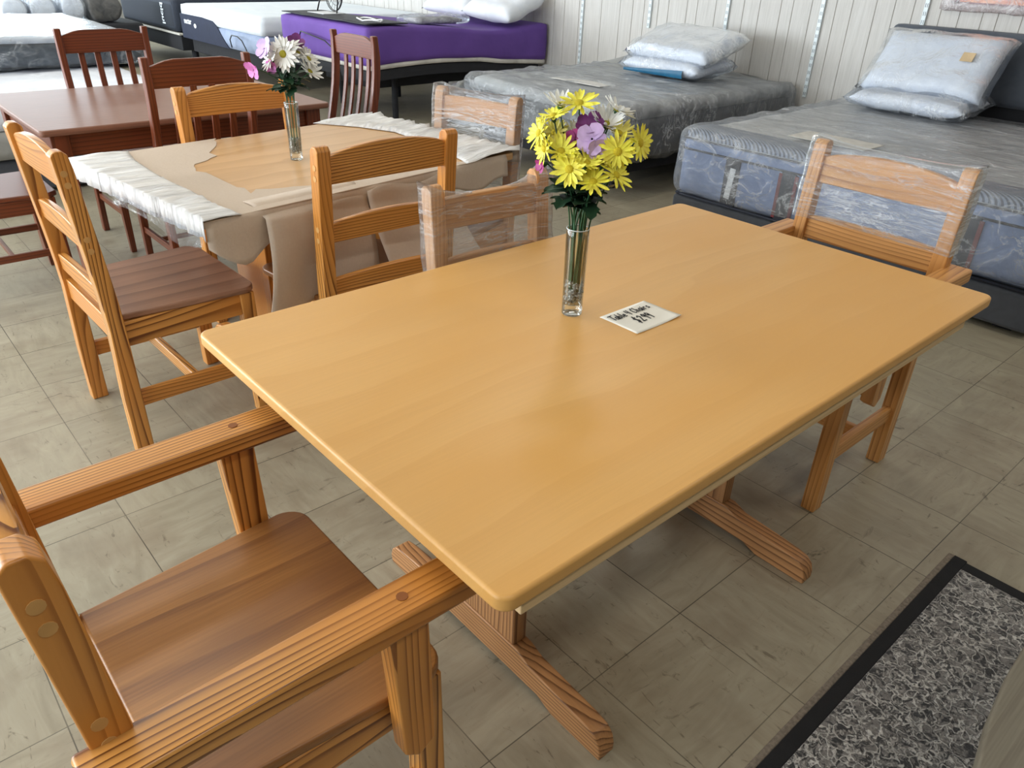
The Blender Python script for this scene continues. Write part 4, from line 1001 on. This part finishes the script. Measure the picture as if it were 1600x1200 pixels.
TC = lambda h: (cv-Vector(h)).normalized()       # towards where a person looks at the bouquet from
def nr(h, dx, dz, dn=.35):
    rt = Vector((.75, -.66, 0)); f_ = Vector((-.66, -.75, 0)); return rt*dx+Vector((0, 0, dz))+f_*dn
fl1('yellow daisy at the very top of the tall bouquet', (1.07, 1.021, 1.160), nr(0, -.1, .9, .45), .035, YEL, DISC, leaf=1)
fl1('yellow daisy at the upper left of the tall bouquet, seen from the side', (1.044, 1.061, 1.134), nr(0, -.3, 1, .2), .030, YEL, DISC)
fl1('yellow daisy at the far left of the tall bouquet', (1.02, 1.071, 1.104), nr(0, -.8, .3, .4), .030, YEL, DISC, leaf=1)
fl1('yellow daisy at the left, under the far left bloom', (1.015, 1.049, 1.080), nr(0, -.8, .1, .5), .028, YEL, DISC)
fl1('yellow daisy left of centre tilted up to the right', (1.030, 1.021, 1.078), nr(0, .1, .8, .6), .032, YEL, DISC, leaf=1, cup=.5)
fl1('bright yellow daisy at the lower left of the tall bouquet', (1.027, .993, 1.051), nr(0, -.2, .4, .9), .034, YEL, DISC, leaf=2)
fl1('yellow daisy at the bottom centre, above the leaves', (1.056, .977, 1.062), nr(0, .1, .8, .5), .030, YEL, DISC, cup=.5, leaf=1)
fl1('yellow daisy lowest at the bottom of the tall bouquet, petals drooping', (1.058, .960, 1.030), nr(0, 0, .9, .6), .033, YEL, DISC, leaf=2)
fl1('yellow daisy at the lower right of the tall bouquet', (1.093, .935, 1.043), nr(0, .5, .7, .5), .032, YEL, DISC, leaf=2)
fl1('yellow daisy facing forward right of the lilac bloom', (1.10, .943, 1.084), nr(0, .1, .15, 1), .034, YEL, DISC, leaf=1, cup=.06)
fl1('yellow daisy at the far right of the tall bouquet', (1.148, .932, 1.096), nr(0, .7, .2, .6), .036, YEL, DISC, cup=.1)
fl1('pale yellow daisy behind the right-hand blooms', (1.137, .976, 1.107), nr(0, .2, .8, .3), .030, YEL2, DISC, cup=.45)
fl1('small yellow daisy between the bottom and right blooms', (1.092, .967, 1.059), nr(0, .3, .8, .3), .026, YEL2, DISC, cup=.5)
fl1('pale yellow daisy in shadow behind the left blooms', (1.060, 1.070, 1.100), nr(0, -.2, .5, .6), .028, YEL2, DISC)
fl1('white daisy at the upper right of the tall bouquet, tilted away', (1.134, .984, 1.148), nr(0, .5, .9, .0), .034, WHT, DISCW, cup=.3)
fl1('white daisy left of the upper right bloom, half closed', (1.112, .988, 1.124), nr(0, .1, .8, .5), .032, WHT, DISCW, cup=.8)
fl1('white daisy behind the top left yellow blooms', (1.062, 1.062, 1.152), nr(0, 0, .9, .3), .028, WHT, DISCW, cup=.6)
fl1('white daisy tucked beside the magenta bloom', (1.087, 1.046, 1.10), nr(0, -.1, .6, .7), .024, WHT, DISCW)
kw = dict(n=5, layers=1, wd=.95, kind='pansy_stem')
fl1('lilac five-petalled bloom in the middle of the tall bouquet', (1.067, .979, 1.104), nr(0, -.05, .1, 1), .027, LIL, None, cup=.05, **kw)
fl1('lilac ruffled bloom just below the middle of the tall bouquet', (1.075, .970, 1.086), nr(0, .1, -.1, 1), .020, LIL, None, cup=.3, **kw)
fl1('deep purple bloom above the lilac one', (1.08, 1.0, 1.123), nr(0, -.1, .7, .6), .024, PRP, None, cup=.5, **kw)
fl1('magenta bloom left of the lilac one', (1.060, 1.015, 1.097), nr(0, -.5, .2, .8), .020, MAG, None, cup=.4, **kw)
fl1('purple bloom showing under the lilac one', (1.088, .982, 1.070), nr(0, .1, -.3, 1), .022, PRP, None, cup=.3, **kw)
fl1('small magenta bloom hanging at the lower left edge', (1.030, 1.07, 1.043), nr(0, -.8, -.2, .5), .014, MAG, None, cup=.5, **kw)
FL2 = []
def fl2(label, head, nrm, R, mat, disc, **k):
    i = len(FL2); a = i*2.1; base = (V2[0]+.009*math.cos(a), V2[1]+.009*math.sin(a), V2[2]+.035)
    rm = (V2[0]+.013*math.cos(a), V2[1]+.013*math.sin(a), V2[2]+.188)
    FL2.append(flower(label, base, head, nrm, R, mat, disc, rim=rm, seed=50+i, **k))
fl2('white daisy facing forward in the vase on the wrapped table', (1.213, 2.503, 1.084), nr(0, -.1, .15, 1), .052, WHT, DISCW, leaf=2, cup=.05, n=15)
fl2('white daisy at the top of the vase on the wrapped table', (1.240, 2.511, 1.108), nr(0, .1, .8, .3), .042, WHT, DISCW, leaf=2)
fl2('white daisy at the left of the vase on the wrapped table', (1.180, 2.531, 1.064), nr(0, -.6, .5, .4), .040, WHT, DISCW, leaf=1)
fl2('white daisy behind the front bloom in the vase on the wrapped table', (1.262, 2.50, 1.085), nr(0, .3, .7, .3), .042, WHT, DISCW, leaf=2)
fl2('white daisy at the right of the vase on the wrapped table', (1.290, 2.480, 1.068), nr(0, .7, .6, .2), .040, WHT, DISCW, leaf=1)
fl2('white daisy drooping lowest on the right in the vase on the wrapped table', (1.285, 2.470, 1.030), nr(0, .6, .7, .3), .042, WHT, DISCW, cup=.4, leaf=3)
fl2('dark purple bloom at the upper right in the vase on the wrapped table', (1.268, 2.515, 1.112), nr(0, .2, .6, .6), .028, PRP, None, cup=.3, **kw)
fl2('pale lilac bloom at the upper left in the vase on the wrapped table', (1.170, 2.545, 1.098), nr(0, -.4, .4, .6), .034, LIL, None, cup=.3, **kw)
fl2('pink bloom low at the left in the vase on the wrapped table', (1.180, 2.525, 1.046), nr(0, -.4, -.1, .8), .022, PNK, None, cup=.3, **kw)
fl2('pink and magenta bloom reaching far left of the vase on the wrapped table', (1.128, 2.553, 1.035), nr(0, -.6, -.3, .7), .030, PNK, None, cup=.3, **kw)
